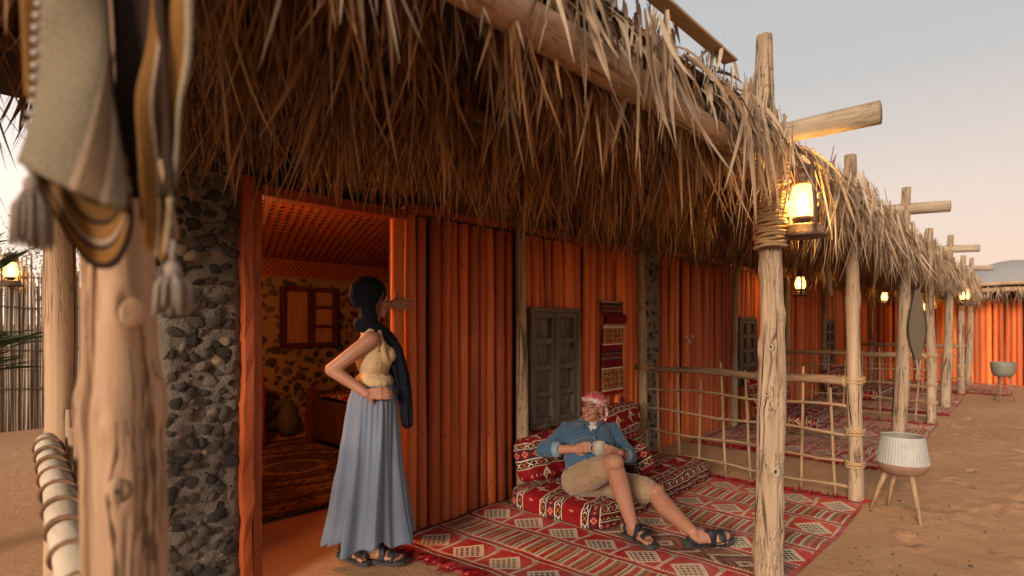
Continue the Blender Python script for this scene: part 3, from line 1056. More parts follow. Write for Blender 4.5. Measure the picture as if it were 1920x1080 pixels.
def rough_block(mb, x0, x1, y0, y1, z0, z1, seed=0, amp=.012, st=.06):
    """a mortared block with uneven faces: front, two sides, top"""
    r = np.random.default_rng(seed)
    nx_, ny_, nz_ = max(2, int((x1 - x0) / st)), max(2, int((y1 - y0) / st)), max(2, int((z1 - z0) / st))
    # ring of points round the plan, repeated upwards
    ring = [(x0 + (x1 - x0) * i / nx_, y0, 0, -1) for i in range(nx_)] + [(x1, y0 + (y1 - y0) * i / ny_, 1, 0) for i in range(ny_)]
    ring += [(x1 - (x1 - x0) * i / nx_, y1, 0, 1) for i in range(nx_)] + [(x0, y1 - (y1 - y0) * i / ny_, -1, 0) for i in range(ny_)]
    n = len(ring)
    vs = []
    for j in range(nz_ + 1):
        for (x, y, ax, ay) in ring:
            q = amp * r.normal()
            vs.append((x + ax * q + .25 * amp * r.normal(), y + ay * q, z0 + (z1 - z0) * j / nz_))
    fs = []
    for j in range(nz_):
        for k in range(n):
            a, b = j * n + k, j * n + (k + 1) % n
            fs.append((a, b, b + n, a + n))
    fs.append(tuple(nz_ * n + k for k in range(n)))
    return mb.add(vs, fs)

# ------------------------------------------------------------------ shutter, hanging posts: parts every hut has
def shutter(parent, x0, x1, y, z0, z1):
    fw, dy = .035, .065
    mb = MB()
    mb.box(x0, x0 + fw, y - dy, y, z0, z1).box(x1 - fw, x1, y - dy, y, z0, z1)
    mb.box(x0 + fw, x1 - fw, y - dy, y, z1 - fw, z1).box(x0 + fw, x1 - fw, y - dy, y, z0, z0 + fw)
    win = mb.build("window_shutter", M['shutter'], parent, bevel=.004)
    xm = (x0 + x1) / 2
    for a, b in ((x0 + fw + .002, xm - .004), (xm + .004, x1 - fw - .002)):
        st = .05
        mb = MB()
        za, zb = z0 + fw + .002, z1 - fw - .002
        mb.box(a, a + st, y - .052, y - .008, za, zb).box(b - st, b, y - .052, y - .008, za, zb)
        hs = (zb - za - st * 5) / 4
        for k in range(5):
            zz = za + k * (hs + st)
            mb.box(a + st, b - st, y - .049, y - .008, zz, zz + st)
        mb.build("shutter_leaf", M['shutter'], win, bevel=.004)
        for k in range(4):
            zz = za + st + k * (hs + st)
            pm = MB()
            i = .014
            X0, X1, Z0, Z1 = a + st, b - st, zz, zz + hs
            y_in, y_out = y - .010, y - .020
            vs = [(X0, y_in, Z0), (X1, y_in, Z0), (X1, y_in, Z1), (X0, y_in, Z1),
                  (X0 + i, y_in, Z0 + i), (X1 - i, y_in, Z0 + i), (X1 - i, y_in, Z1 - i), (X0 + i, y_in, Z1 - i),
                  (X0 + 3 * i, y_out, Z0 + 3 * i), (X1 - 3 * i, y_out, Z0 + 3 * i), (X1 - 3 * i, y_out, Z1 - 3 * i), (X0 + 3 * i, y_out, Z1 - 3 * i)]
            fs = [(0, 1, 5, 4), (1, 2, 6, 5), (2, 3, 7, 6), (3, 0, 4, 7), (4, 5, 9, 8), (5, 6, 10, 9), (6, 7, 11, 10), (7, 4, 8, 11), (8, 9, 10, 11)]
            pm.add(vs, fs)
            pm.build("panel", M['shutter'], win)
    return win

def post_part(parent, name, mat, x, y, z0, z1, r0, r1, rz=0, **kw):
    me = gnarled_mesh(name, mat, 0, z1 - z0, r0, r1, **kw)
    pw = wloc(parent) if parent else Vector((0, 0, 0))
    return put(name, me, parent, (x - pw.x, y - pw.y, z0 - pw.z), (0, 0, rz))
# ------------------------------------------------------------------ first hut (open door)
WY = 3.10                                        # front line of the log walls
hutA = empty("palm_hut", (.92, WY, 0), "nearest palm thatched hut with open doorway and orange log wall beside a stone pier", "hut", "huts in the verandah row")

pm = MB(); rough_block(pm, .90, 1.27, 3.03, 3.45, -.05, 2.36, 5, .010, .045)
pier = pm.build("stone_pier", M['mortar'], hutA, smooth=True)
set_stones(pier, STONES, 245, .925, 1.235, .02, 2.30, lambda u, v: ((u, 3.030, v), Q_FRONT), .016, .044, 4, .55, (.8, 1.35), .70)
set_stones(pier, STONES, 50, 3.07, 3.40, .02, 2.30, lambda u, v: ((.900, u, v), Q_LEFT), .020, .056, 5, .42, (.75, 1.3), .9)

# door frame: two posts of two boards each, a lintel
mb = MB()
rd = random.Random(3)
def plank_z(mb, x0, x1, y0, y1, z0, z1, wob=.004, k=14, seed=0):
    r = random.Random(seed)
    vs, fs = [], []
    for i in range(k + 1):
        z = z0 + (z1 - z0) * i / k
        a, b, c, d = (r.uniform(-wob, wob) for _ in range(4))
        vs += [(x0 + a, y0 + c, z), (x1 + b, y0 + d, z), (x1 + b, y1, z), (x0 + a, y1, z)]
    for i in range(k):
        for q in range(4):
            s, e = i * 4 + q, i * 4 + (q + 1) % 4
            fs.append((s, e, e + 4, s + 4))
    fs += [(3, 2, 1, 0), tuple(k * 4 + q for q in range(4))]
    return mb.add(vs, fs)
plank_z(mb, 1.262, 1.318, 2.985, 3.16, 0, 2.16, .008, 18, 1)
plank_z(mb, 1.321, 1.372, 3.010, 3.16, 0, 2.10, .003, 14, 2)
jamb = mb.build("door_frame", M['frame'], hutA, bevel=.006)
mb = MB(); mb.box(1.374, 2.33, 3.02, 3.15, 2.075, 2.135)
mb.build("lintel", M['frame_x'], jamb, bevel=.008)
# log walls
win_gap = (3.56, 4.24, .53, 1.52)
log_wall(hutA, 2.25, 3.47, WY, -.03, 2.12, .095, seed=2)
log_wall(hutA, 3.47, 5.40, WY, -.03, 2.12, .093, gaps=(win_gap,), seed=3)
shutter(hutA, 3.555, 4.245, WY - .035, .525, 1.525)
mb = MB(); beam_x(mb, 2.34, 5.42, 3.06, 2.165, .045, 3)
mb.build("wall_plate", M['frame_x'], hutA, smooth=True)
mb = MB()
mb.box(2.325, 5.40, 3.165, 3.22, 0, 2.42); mb.box(1.272, 2.322, 3.16, 3.22, 2.14, 2.42)
mb.build("wall_backing", M['dark'], hutA)

# room inside
RX0, RX1, RY1 = 1.02, 5.36, 7.05
def slab_wall(xa, ya, xb, yb, th):
    mb = MB()
    mb.add([(xa, ya, 0), (xb, yb, 0), (xb - th, yb, 0), (xa - th, ya, 0), (xa, ya, 2.62), (xb, yb, 2.62), (xb - th, yb, 2.62), (xa - th, ya, 2.62)],
           [(3, 2, 1, 0), (4, 5, 6, 7), (0, 1, 5, 4), (1, 2, 6, 5), (2, 3, 7, 6), (3, 0, 4, 7)])
    return mb.build("side_wall", M['plaster'], hutA)
slab_wall(1.10, 3.46, 1.66, RY1 + .18, .10)
slab_wall(RX1 + .10, 3.23, RX1 + .10, RY1 - .01, .10)
mb = MB(); rough_block(mb, 1.68, RX1, RY1, RY1 + .2, 0, 2.61, 8, .012, .09)
bw = mb.build("back_wall", M['plaster'], hutA, smooth=True)
set_stones(bw, STONES_IN, 299, 2.75, 4.95, .03, 1.95, lambda u, v: ((u, RY1, v), Q_FRONT), .032, .078, 9, .48, (.95, 1.4), .78, (.65, .95))
# window in the back wall
mb = MB(); yb = RY1 - .03
wx0, wx1, wz0, wz1 = 3.42, 4.20, 1.08, 1.86
f = .06
for a, b, c, d in ((wx0, wx0 + f, wz0, wz1), (wx1 - f, wx1, wz0, wz1), (wx0 + f, wx1 - f, wz1 - f, wz1), (wx0 + f, wx1 - f, wz0, wz0 + f), (3.78, 3.86, wz0 + f, wz1 - f)):
    mb.box(a, b, yb - .07, yb + .02, c, d)
for zz in (1.33, 1.58):
    mb.box(3.86, wx1 - f, yb - .06, yb + .01, zz, zz + .04)
iw = mb.build("inner_window", M['redwood'], hutA, bevel=.006)
for a, b, c, d in ((wx0 + f, 3.78, wz0 + f, wz1 - f), (3.86, wx1 - f, wz0 + f, 1.33), (3.86, wx1 - f, 1.37, 1.58), (3.86, wx1 - f, 1.62, wz1 - f)):
    mb = MB(); mb.box(a + .002, b - .002, yb - .025, yb, c + .002, d - .002)
    mb.build("pane", M['blind'], iw)
# woven lattice under the ceiling: crossing strips on the wall head and the tented ceiling
def lattice(mb, f, nu, nv, w):
    """strips along both diagonals of the unit square mapped by f"""
    for sgn in (1, -1):
        for k in range(-nv, nu):
            pts = []
            for i in range(nv * 2 + 1):
                t = i / (nv * 2)
                u = (k + t * nv) / nu if sgn > 0 else (k + nv - t * nv) / nu
                if -1e-6 <= u <= 1 + 1e-6: pts.append((u, t))
            if len(pts) < 2: continue
            L_, R_ = [], []
            for (u, t) in pts:
                L_.append(f(u - w, t, sgn)); R_.append(f(u + w, t, sgn))
            m_ = len(pts)
            mb.add(L_ + R_, [(i, i + 1, m_ + i + 1, m_ + i) for i in range(m_ - 1)])
mb = MB()
LX0, LX1 = 1.70, 5.2
lattice(mb, lambda u, t, s: Vector((LX0 + (LX1 - LX0) * u, RY1 - .06 - (.004 if s > 0 else 0), 1.98 + .22 * t)), 52, 3, .0052)
lattice(mb, lambda u, t, s: Vector((LX0 + (LX1 - LX0) * u, RY1 - .06 - 3.7 * t, 2.205 + .30 * math.sin(PI * .5 * min(1, t * 1.3)) + (.004 if s > 0 else 0))), 38, 15, .0075)
tag(mb.build("ceiling_lattice", M['lattice'], hutA), kind="stuff")
mb = MB(); mb.box(1.12, RX1, 3.24, RY1, 2.555, 2.575)
mb.box(1.70, RX1 - .01, RY1 - .035, RY1 - .02, 1.985, 2.53)
mb.build("ceiling", M['redwood'], hutA)

# verandah structure of the first hut
mb = MB(); beam_x(mb, -1.0, 3.24, 1.02, 2.225, .056, 1, 16)
mb.build("eave_beam", M['beam'], hutA, smooth=True)
for yy, zz, sd in ((1.75, 2.29, 5), (2.45, 2.31, 7)):
    mb = MB(); beam_x(mb, -1.0, 5.4, yy, zz, .035, sd, 10)
    mb.build("purlin", M['darkpole'], hutA, smooth=True)
mb = MB(); beam_y(mb, 3.17, .53, 3.0, 2.385, .054, 2)
cb = mb.build("crossbeam", [M['cross']], hutA, smooth=True)
mb = MB(); beam_y(mb, 1.9, 1.08, 3.0, 2.30, .035, 4)
mb.build("rafter", M['darkpole'], hutA, smooth=True)
mb = MB()
for (yy, zz, h) in ((.905, 2.485, .012), (.917, 2.499, .012), (.93, 2.513, .010)):
    mb.box(-1.0, 2.40 + (zz - 2.485), yy, yy + .06, zz, zz + h)
mb.build("eave_board", M['beam'], hutA, bevel=.003)
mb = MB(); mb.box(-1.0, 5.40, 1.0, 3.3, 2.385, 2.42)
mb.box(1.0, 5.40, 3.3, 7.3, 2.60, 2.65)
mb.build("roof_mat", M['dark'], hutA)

p = post_part(hutA, "verandah_post", M['post'], 3.235, 1.045, -.1, 2.98, .078, .040, seed=21, n=56, rings=150, bend=.024, lump=.09, knots=12, grooves=16, gdep=.11, gwid=.07,
              kpos=[(.23, 4.02, .36), (.445, 3.6, .26), (.33, 3.2, .2), (.62, 3.0, .2), (.50, 4.6, .22)])
p["label"] = "gnarled verandah post with rope lashing below the thatch"
rw = rope_wrap(3.235, 1.045, 1.80, 2.10, .077, 16, .0098).build("rope_binding", M['rope'], p, smooth=True)
rw2 = rope_wrap(3.21, 1.035, 2.13, 2.27, .088, 6, .010).build("rope_binding", M['rope'], p, smooth=True)
kn = MB(); kn.tube([(3.235 - .066, 1.045 - .05, .915), (3.235 - .080, 1.045 - .068, .915)], [.026, .021], 10, noise=.15)
# the front left post
p = post_part(hutA, "verandah_post", M['post_front'], .285, 1.08, -.1, 2.30, .064, .056, seed=33, n=170, rings=170, bend=.014, lump=.09, knots=6, grooves=18, gdep=.26, gwid=.045,
              kpos=[(.52, 4.42, .16), (.567, 3.05, .22), (.572, 5.85, .2), (.635, 4.6, .3)])
p["label"] = "thick smooth post standing at the near left end of the verandah"
p = post_part(hutA, "wall_post", M['post_front'], .545, 3.10, -.05, 2.35, .060, .056, seed=35, n=18, rings=50, bend=.006, knots=2, grooves=4)
p["label"] = "inner post standing behind the rope bound rail"
p = post_part(hutA, "wall_post", M['post'], 3.435, 2.985, -.05, 2.32, .046, .040, seed=36, n=16, rings=50, bend=.008, knots=4, grooves=3)
p["label"] = "pale slim post against the log wall between doorway and shutter"

# thatch: brown leaflets hanging in rows under the roof, pale weathered ones over the eave
rowsA = [(1.10, 2.36, 16, 15, .22, .50, .016, .06), (1.40, 2.36, 17, 16, .26, .50, .015, .03), (1.75, 2.38, 18, 16, .28, .48, .014, 0),
         (2.10, 2.38, 18, 17, .28, .48, .013, 0), (2.45, 2.38, 18, 17, .24, .46, .012, 0), (2.75, 2.38, 18, 17, .16, .35, .012, 0), (2.96, 2.36, 16, 16, .08, .22, .011, 0)]
V, F = thatch_rows(-1.0, 5.4, rowsA)
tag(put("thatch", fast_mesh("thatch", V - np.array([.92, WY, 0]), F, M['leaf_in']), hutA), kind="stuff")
rowsE = [(1.02, 2.46, 16, 11, .10, .20, .015, .02), (.95, 2.41, 1.6, 9, .22, .42, .014, .05)]
V1, F1 = thatch_rows(-1.0, 2.7, rowsE)
rowsE2 = [(.98, 2.36, 13, 13, .20, .40, .014, .06), (.95, 2.35, 9, 12, .30, .56, .014, .03), (1.04, 2.36, 11, 12, .25, .50, .014, .0)]
parts_ = [thatch_rows(2.75, 3.10, [(y_, z_, f_ / 3, *q_) for y_, z_, f_, *q_ in rowsE2]), thatch_rows(3.60, 5.45, rowsE2), thatch_rows(3.10, 3.60, [(1.08, 2.36, 14, 12, .10, .22, .014, 0)]),
          roof_top(2.4, 3.12, .98, (2.46, 2.44), n=360, depth=.4), roof_top(3.56, 5.45, .98, (2.43, 2.36), n=950, depth=.4), roof_top(3.12, 3.56, 1.05, 2.40, n=150, depth=.3)]
V4, F4 = roof_top(-1.0, 2.45, .95, 2.40, n=260, depth=.3)
Vs, Fs, nb = [], [], 0
for a, b in [(V1, F1), (V4, F4)] + parts_:
    Vs.append(a); Fs.append(b + nb); nb += len(a)
tag(put("eave_thatch", fast_mesh("eave_thatch", np.concatenate(Vs) - np.array([.92, WY, 0]), np.concatenate(Fs), M['leaf_out']), hutA), kind="stuff")
# the leaflets that show largest, one by one, in loose bunches over the front of the beam
rl = random.Random(77)
count = 0
while count < 175:
    bx = rl.uniform(.25, 3.35) if rl.random() < .8 else rl.uniform(3.3, 4.6)
    if 3.08 < bx < 3.62: continue
    by = rl.uniform(.88, .95); bz = rl.uniform(2.31, 2.41)
    ln = rl.uniform(.26, .58); lean = rl.gauss(0, .16)
    for _ in range(rl.randint(5, 10)):
        o = put("palm_leaf", LEAF_MESHES[rl.randrange(9)], hutA,
                (bx + rl.gauss(0, .02) - .92, by + rl.gauss(0, .02) - WY, bz + rl.gauss(0, .03)),
                (rl.gauss(-.06, .14), lean + rl.gauss(0, .17), rl.uniform(-1.2, 1.2)))
        L = ln * rl.uniform(.6, 1.05)
        wv = rl.uniform(.22, .46)
        o.scale = (wv, wv, L)
        count += 1
fpost = [o for o in hutA.children if o.name.startswith("verandah_post") and "thick smooth" in o.get("label", "")][0]
def knot_on(post, ang, z, r_):
    ca, sa = math.cos(ang), math.sin(ang)
    zl = z - (post.location.z)
    near = [v.co for v in post.data.vertices if abs(v.co.z - zl) < .02]
    cx_ = sum(c.x for c in near) / len(near); cy_ = sum(c.y for c in near) / len(near)
    best = max(near, key=lambda c: ((c.x - cx_) * ca + (c.y - cy_) * sa) - abs(-(c.x - cx_) * sa + (c.y - cy_) * ca) * 1.2)
    c = Vector((post.location.x + hutA.location.x + best.x, post.location.y + WY + best.y, z))
    n_ = Vector((ca, sa, 0)); s_ = Vector((-sa, ca, 0))
    mb = MB(); mb.ell(c, (r_ * 1.5, r_ * .42, r_ * 1.8), Matrix((s_, n_, Vector((0, 0, 1)))).transposed(), 16, 10)
    mb.build("knot", M['post_front'], post, smooth=True)
    if r_ > .012: return
    mb = MB(); mb.ell(c + n_ * r_ * .36, (r_ * .36, r_ * .12, r_ * .40), Matrix((s_, n_, Vector((0, 0, 1)))).transposed(), 10, 7)
    mb.build("knot", M['dark'], post, smooth=True)
knot_on(fpost, 4.36, 1.145, .011)
knot_on(fpost, 4.75, 1.415, .013)
# long drying cracks on the front post, following its surface
from mathutils.bvhtree import BVHTree
fb = BVHTree.FromPolygons([v.co for v in fpost.data.vertices], [tuple(p.vertices) for p in fpost.data.polygons])
rc = random.Random(12)
for (a0, z0_, z1_, w_) in ((4.62, .95, 1.40, .0019), (4.30, 1.0, 1.36, .0013), (4.95, 1.02, 1.38, .0017), (4.05, .95, 1.25, .0012), (4.78, .95, 1.12, .0014), (5.15, .95, 1.30, .0012)):
    pts_ = []
    ph_ = rc.uniform(0, 6)
    for i in range(26):
        z = z0_ + (z1_ - z0_) * i / 25
        a = a0 + .10 * math.sin(z * 9 + ph_) + .035 * math.sin(z * 37 + ph_)
        d_ = Vector((math.cos(a), math.sin(a), 0))
        h_ = fb.ray_cast(Vector((0, 0, z + .1)) + d_ * .3, -d_)
        if h_[0] is not None: pts_.append(h_[0] + fpost.location + hutA.location - d_ * .0006)
    mb = MB(); mb.tube(pts_, [w_ * 2.3 * (1 + .4 * math.sin(i * 1.3)) * math.sin(PI * (i + .5) / len(pts_)) ** .4 for i in range(len(pts_))], 6)
    mb.build("crack", M['ropedark'], fpost, smooth=True)
# the dark ringed knot and two smaller ones on the nearest post
npost = [o for o in hutA.children if o.name.startswith("verandah_post") and "gnarled" in o.get("label", "")][0]
dirk = Vector((-math.sin(R(40)) * 1.0, -1, 0)).normalized()
for (ang, z, r_) in ((3.85, .615, .019), (3.55, 1.27, .013), (4.0, .93, .010), (3.1, 1.02, .011)):
    ca, sa = math.cos(ang), math.sin(ang)
    best = max((v.co for v in npost.data.vertices if abs(v.co.z - (z + .1)) < .03), key=lambda c: c.x * ca + c.y * sa - abs(-c.x * sa + c.y * ca) * 1.5)
    c = Vector((npost.location.x + .92 + best.x, npost.location.y + WY + best.y, z)) 
    n_ = Vector((ca, sa, 0)); s_ = Vector((-sa, ca, 0))
    mb = MB()
    for q, rr_ in ((1.0, .0045), (.62, .004)):
        mb.tube([c + n_ * .001 + s_ * r_ * q * math.cos(a) + Vector((0, 0, 1)) * r_ * 1.25 * q * math.sin(a) for a in np.linspace(0, 2 * PI, 15)], rr_ * (r_ / .019), 6, cap=False)
    k_ = mb.build("knot", M['cross'], npost, smooth=True)
    mb = MB(); mb.ell(c - n_ * .002, (r_ * .55, r_ * .3, r_ * .7), Matrix((s_, n_, Vector((0, 0, 1)))).transposed(), 10, 7)
    mb.build("knot", M['dark'], npost, smooth=True)
# ------------------------------------------------------------------ second hut, then its copies down the row
PER = 4.49
hutB = empty("palm_hut", (5.41, WY, 0), "second palm thatched hut in the row with a closed log door and grey shutter", "hut", "huts in the verandah row")
bx = 5.41
pm = MB(); rough_block(pm, bx, bx + .34, 3.03, 3.42, -.05, 2.40, 15, .010, .06)
pier = pm.build("stone_pier", M['mortar'], hutB, smooth=True)
set_stones(pier, STONES, 90, bx + .03, bx + .31, .02, 2.3, lambda u, v: ((u, 3.030, v), Q_FRONT), .022, .052, 14, .42, (.75, 1.3), .9)
set_stones(pier, STONES, 40, 3.07, 3.38, .02, 2.3, lambda u, v: ((bx, u, v), Q_LEFT), .028, .055, 15, .42, (.75, 1.3), .9)
log_wall(hutB, bx + .36, bx + 1.05, WY + .02, -.03, 2.15, .080, seed=12)
log_wall(hutB, bx + 1.08, bx + 2.30, WY + .02, -.03, 2.15, .078, seed=13)
log_wall(hutB, bx + 2.36, bx + 4.49, WY, -.03, 2.15, .092, gaps=((bx + 2.64, bx + 3.30, .53, 1.47),), seed=14)
shutter(hutB, bx + 2.635, bx + 3.305, WY - .035, .525, 1.475)
mb = MB(); beam_x(mb, bx + .3, bx + 4.5, 3.06, 2.19, .045, 3)
mb.build("wall_plate", M['frame_x'], hutB, smooth=True)
mb = MB(); mb.box(bx + .3, bx + 4.49, 3.17, 3.24, 0, 2.5)
mb.build("wall_backing", M['dark'], hutB)
# chain latch on the log door
mb = MB()
for k in range(7):
    a = k * .035
    mb.tube([(bx + .98 + a, 3.035, 1.20 + .05 * math.sin(k * 1.3)), (bx + 1.01 + a, 3.03, 1.205 + .05 * math.sin((k + 1) * 1.3))], .006, 6)
mb.tube([(bx + .98, 3.05, 1.20), (bx + .97, 3.02, 1.17), (bx + 1.0, 3.02, 1.14)], .006, 6)
mb.build("door_latch", M['silver'], hutB)
p = post_part(hutB, "wall_post", M['post'], bx + 2.35, 2.985, -.05, 2.32, .046, .040, seed=46, n=14, rings=40, bend=.008, knots=4, grooves=3)
p = post_part(hutB, "verandah_post", M['post'], bx + 1.95, 1.05, -.1, 2.84, .074, .046, seed=51, n=16, rings=60, bend=.03, knots=7, grooves=5)
rope_wrap(bx + 1.95, 1.05, 1.92, 2.10, .082, 7, .013, 12).build("rope_binding", M['rope'], p, smooth=True)
mb = MB(); beam_y(mb, bx + 1.99, .62, 3.0, 2.60, .060, 12, z1=2.66)
mb.build("crossbeam", M['cross'], hutB, smooth=True)
mb = MB(); beam_x(mb, bx, bx + 4.49, 1.05, 2.26, .056, 11, 12)
mb.build("eave_beam", M['beam'], hutB, smooth=True)
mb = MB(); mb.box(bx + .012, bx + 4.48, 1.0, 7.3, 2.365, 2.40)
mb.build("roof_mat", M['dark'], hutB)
rowsB = [(1.12, 2.34, 12, 14, .24, .48, .017, .06), (1.6, 2.35, 11, 13, .24, .44, .017, 0), (2.2, 2.35, 11, 13, .24, .42, .017, 0), (2.75, 2.34, 11, 13, .18, .36, .016, 0)]
V, F = thatch_rows(bx, bx + PER, rowsB)
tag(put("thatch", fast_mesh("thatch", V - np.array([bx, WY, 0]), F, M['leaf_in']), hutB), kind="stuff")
V1, F1 = thatch_rows(bx, bx + PER, [(.98, 2.34, 13, 13, .22, .42, .017, .06), (.95, 2.33, 12, 13, .34, .58, .017, .03)])
V2, F2 = roof_top(bx, bx + PER, .98, 2.35, n=1600, depth=.4)
tag(put("eave_thatch", fast_mesh("eave_thatch", np.concatenate([V1, V2]) - np.array([bx, WY, 0]), np.concatenate([F1, F2 + len(V1)]), M['leaf_out']), hutB), kind="stuff")

hutC = copy_tree(hutB); hutC.location.x += PER
hutC["label"] = "third palm thatched hut along the row, with a striped cloth on its verandah post before it"
hutC["label"] = "third palm thatched hut along the row, between the second hut and the last"
hutD = copy_tree(hutB); hutD.location.x += 2 * PER
for ch in list(hutD.children):
    if ch.location.x > .01 or ch.name.startswith(("log", "rail")):
        if hutD.location.x + ch.location.x > 17.0:
            for g in list(ch.children): bpy.data.objects.remove(g, do_unlink=True)
            bpy.data.objects.remove(ch, do_unlink=True)
    elif ch.name.startswith(("thatch", "eave", "roof", "wall_p", "wall_b")):
        ch.scale.x = 2.62 / PER
hutD["label"] = "last palm thatched hut of the row, beside the hut that closes the yard"

# fence posts that also carry the roof, one per hut
for hut, px, sd in ((hutA, 5.10, 61), (hutB, 9.72, 62), (hutC, 14.10, 63)):
    p = post_part(hut, "railing_post", M['post'], px, 1.02, -.1, 2.70, .059, .044, seed=sd, n=16, rings=60, bend=.018, knots=6, grooves=6)
    for zz in (.30, .55, .95):
        rope_wrap(px, 1.02, zz - .02, zz + .03, .066, 3, .010, 10).build("rope_binding", M['rope'], p, smooth=True)
    q = post_part(hut, "railing_post", M['post'], px + .20, 2.96, -.05, 2.2, .045, .040, seed=sd + 10, n=12, rings=36, bend=.012, knots=3, grooves=3)
# a loose pole hanging under the second hut's eave
mb = MB(); mb.tube([(6.10, 1.50, 2.42), (6.16, 1.48, 2.0), (6.22, 1.45, 1.66)], [.032, .030, .022], 10, noise=.1)
mb.build("hanging_pole", M['cross'], hutB, smooth=True)
mb = MB(); mb.box(9.20, 9.60, 3.0, 3.05, 0, 1.75)
# blue grey cloth door farther along
mb.build("door_curtain", M['blue'] if 'blue' in M else M['denim_pale'], hutB, bevel=.01)

# ------------------------------------------------------------------ hut closing the yard, facing back along the row
FX = 17.1
hutE = empty("palm_hut", (FX, -1.2, 0), "far hut closing the end of the yard with a plain orange log wall", "hut")
yy = 3.9
r_ = random.Random(91)
while yy > -5.2:
    p_ = .105 * r_.uniform(.85, 1.15)
    o = put("log", LOGS[r_.randrange(9)], hutE, (r_.uniform(-.015, .015), yy + 1.2, -.03), (0, 0, r_.uniform(0, 6.28)), (p_ / .1, p_ / .1, 1.98))
    yy -= p_
mb = MB(); mb.box(FX + .07, FX + .2, -5.2, 3.9, 0, 2.2)
mb.build("wall_backing", M['dark'], hutE)
mb = MB(); mb.tube([(FX - .75, -5.3 + i * .8, 2.10 + .02 * math.sin(i * 2)) for i in range(11)], .055, 10, noise=.06)
mb.build("eave_beam", M['beam'], hutE, smooth=True)
mb = MB(); mb.tube([(FX - .80, -5.3 + i * .8, 2.24 + .015 * math.sin(i * 3)) for i in range(11)], .04, 10, noise=.06)
mb.build("eave_beam", M['beam'], hutE, smooth=True)
mb = MB(); mb.box(FX - .7, FX + 4, -5.3, 2.6, 2.18, 2.22)
mb.build("roof_mat", M['dark'], hutE)
Vf, Ff = thatch_rows(-5.3, 3.0, [(-.76, 2.10, 12, 12, .14, .36, .022, .1), (-.3, 2.16, 10, 12, .2, .40, .022, 0)])
V2, F2 = roof_top(-5.3, 3.0, -.8, 2.20, n=700, depth=.4)
Vq = np.concatenate([Vf, V2]); Fq = np.concatenate([Ff, F2 + len(Vf)])
Vq = np.stack([Vq[:, 1], -Vq[:, 0] - 2.0 + 1.2, Vq[:, 2]], 1)
tag(put("thatch", fast_mesh("thatch", Vq, Fq, M['leaf_out']), hutE), kind="stuff")
for (yv, sd) in ((2.0, 71), (.2, 72)):
    pass

# ------------------------------------------------------------------ railings
def railing(name, x_out, y_out, x_in, y_in, label, group, seed, n_up=8, top_r=.036, rail_mat=None):
    base = Vector(((x_out + x_in) / 2, (y_out + y_in) / 2, 0))
    root = empty(name, base, label, "railing", group)
    r = random.Random(seed)
    A, B = Vector((x_out, y_out, 0)), Vector((x_in, y_in, 0))
    d = (B - A).normalized()
    def along(t, z, off=0): 
        q = A + (B - A) * t
        return Vector((q.x - d.y * off, q.y + d.x * off, z))
    mb = MB()
    k = 14
    mb.tube([along(-.03 + 1.08 * i / k, .94 + .008 * math.sin(i * .9)) for i in range(k + 1)], [top_r * (1.05 - .25 * i / k) * (1 + .05 * math.sin(i * 1.9)) for i in range(k + 1)], 12, noise=.06, seed=seed)
    mb.build("top_rail", rail_mat or M['stick'], root, smooth=True)
    for zz in (.74, .53, .32, .11):
        mb = MB()
        mb.tube([along(-.02 + 1.05 * i / k, zz + .012 * math.sin(i * .8 + zz * 9) + r.uniform(-.003, .003), .012) for i in range(k + 1)], .0115, 7, noise=.08, seed=seed + 3)
        mb.build("cross_stick", M['stick'], root, smooth=True)
    for q in range(n_up):
        t = (q + .7) / (n_up + .4)
        top = .90 + (r.uniform(.06, .16) if r.random() < .5 else -.02)
        lean = r.uniform(-.03, .03)
        mb = MB()
        mb.tube([along(t + lean * (i / 6 - .5), .015 + (top - .015) * i / 6, -.010 + .004 * math.sin(i)) for i in range(7)], [.0125 * (1.1 - .25 * i / 6) for i in range(7)], 7, noise=.08, seed=q)
        st = mb.build("upright_stick", M['stickv'], root, smooth=True)
        mb = MB()
        for zz in (.74, .53, .32, .11):
            tt = t + lean * ((zz - .02) / top - .5)
            c = along(tt, zz + .012 * math.sin((tt + .02) / 1.05 * k * .8 + zz * 9))
            for e in (-.008, .006):
                ring = [c + Vector((0, 0, e)) + (d * math.cos(a) + Vector((-d.y, d.x, 0)) * math.sin(a)) * .019 + Vector((0, 0, .008 * math.sin(a))) for a in np.linspace(0, 2 * PI, 9)]
                mb.tube(ring, .0045, 5, cap=False)
        mb.build("binding", M['rope'], st, smooth=True)
    mb = MB()
    for t in (.02, .97):
        for e in range(4):
            c = along(t + e * .006, .94)
            mb.tube([c + (Vector((0, 0, 1)) * math.cos(a) + Vector((-d.y, d.x, 0)) * math.sin(a)) * (top_r * 1.15) for a in np.linspace(0, 2 * PI, 13)], .008, 6, cap=False)
    mb.build("lashing", M['rope'], root, smooth=True)
    return root
G_RAIL = "stick railings between the verandahs"
railing("verandah_railing", 5.10, 1.02, 5.30, 2.96, "lashed stick railing at the far end of the seated man's rug", G_RAIL, 5)
railing("verandah_railing", 9.72, 1.02, 9.92, 2.96, "lashed stick railing second along the verandah, beyond the second rug", G_RAIL, 6)
railing("verandah_railing", 14.10, 1.02, 14.30, 2.96, "farthest lashed stick railing of the verandah", G_RAIL, 7)
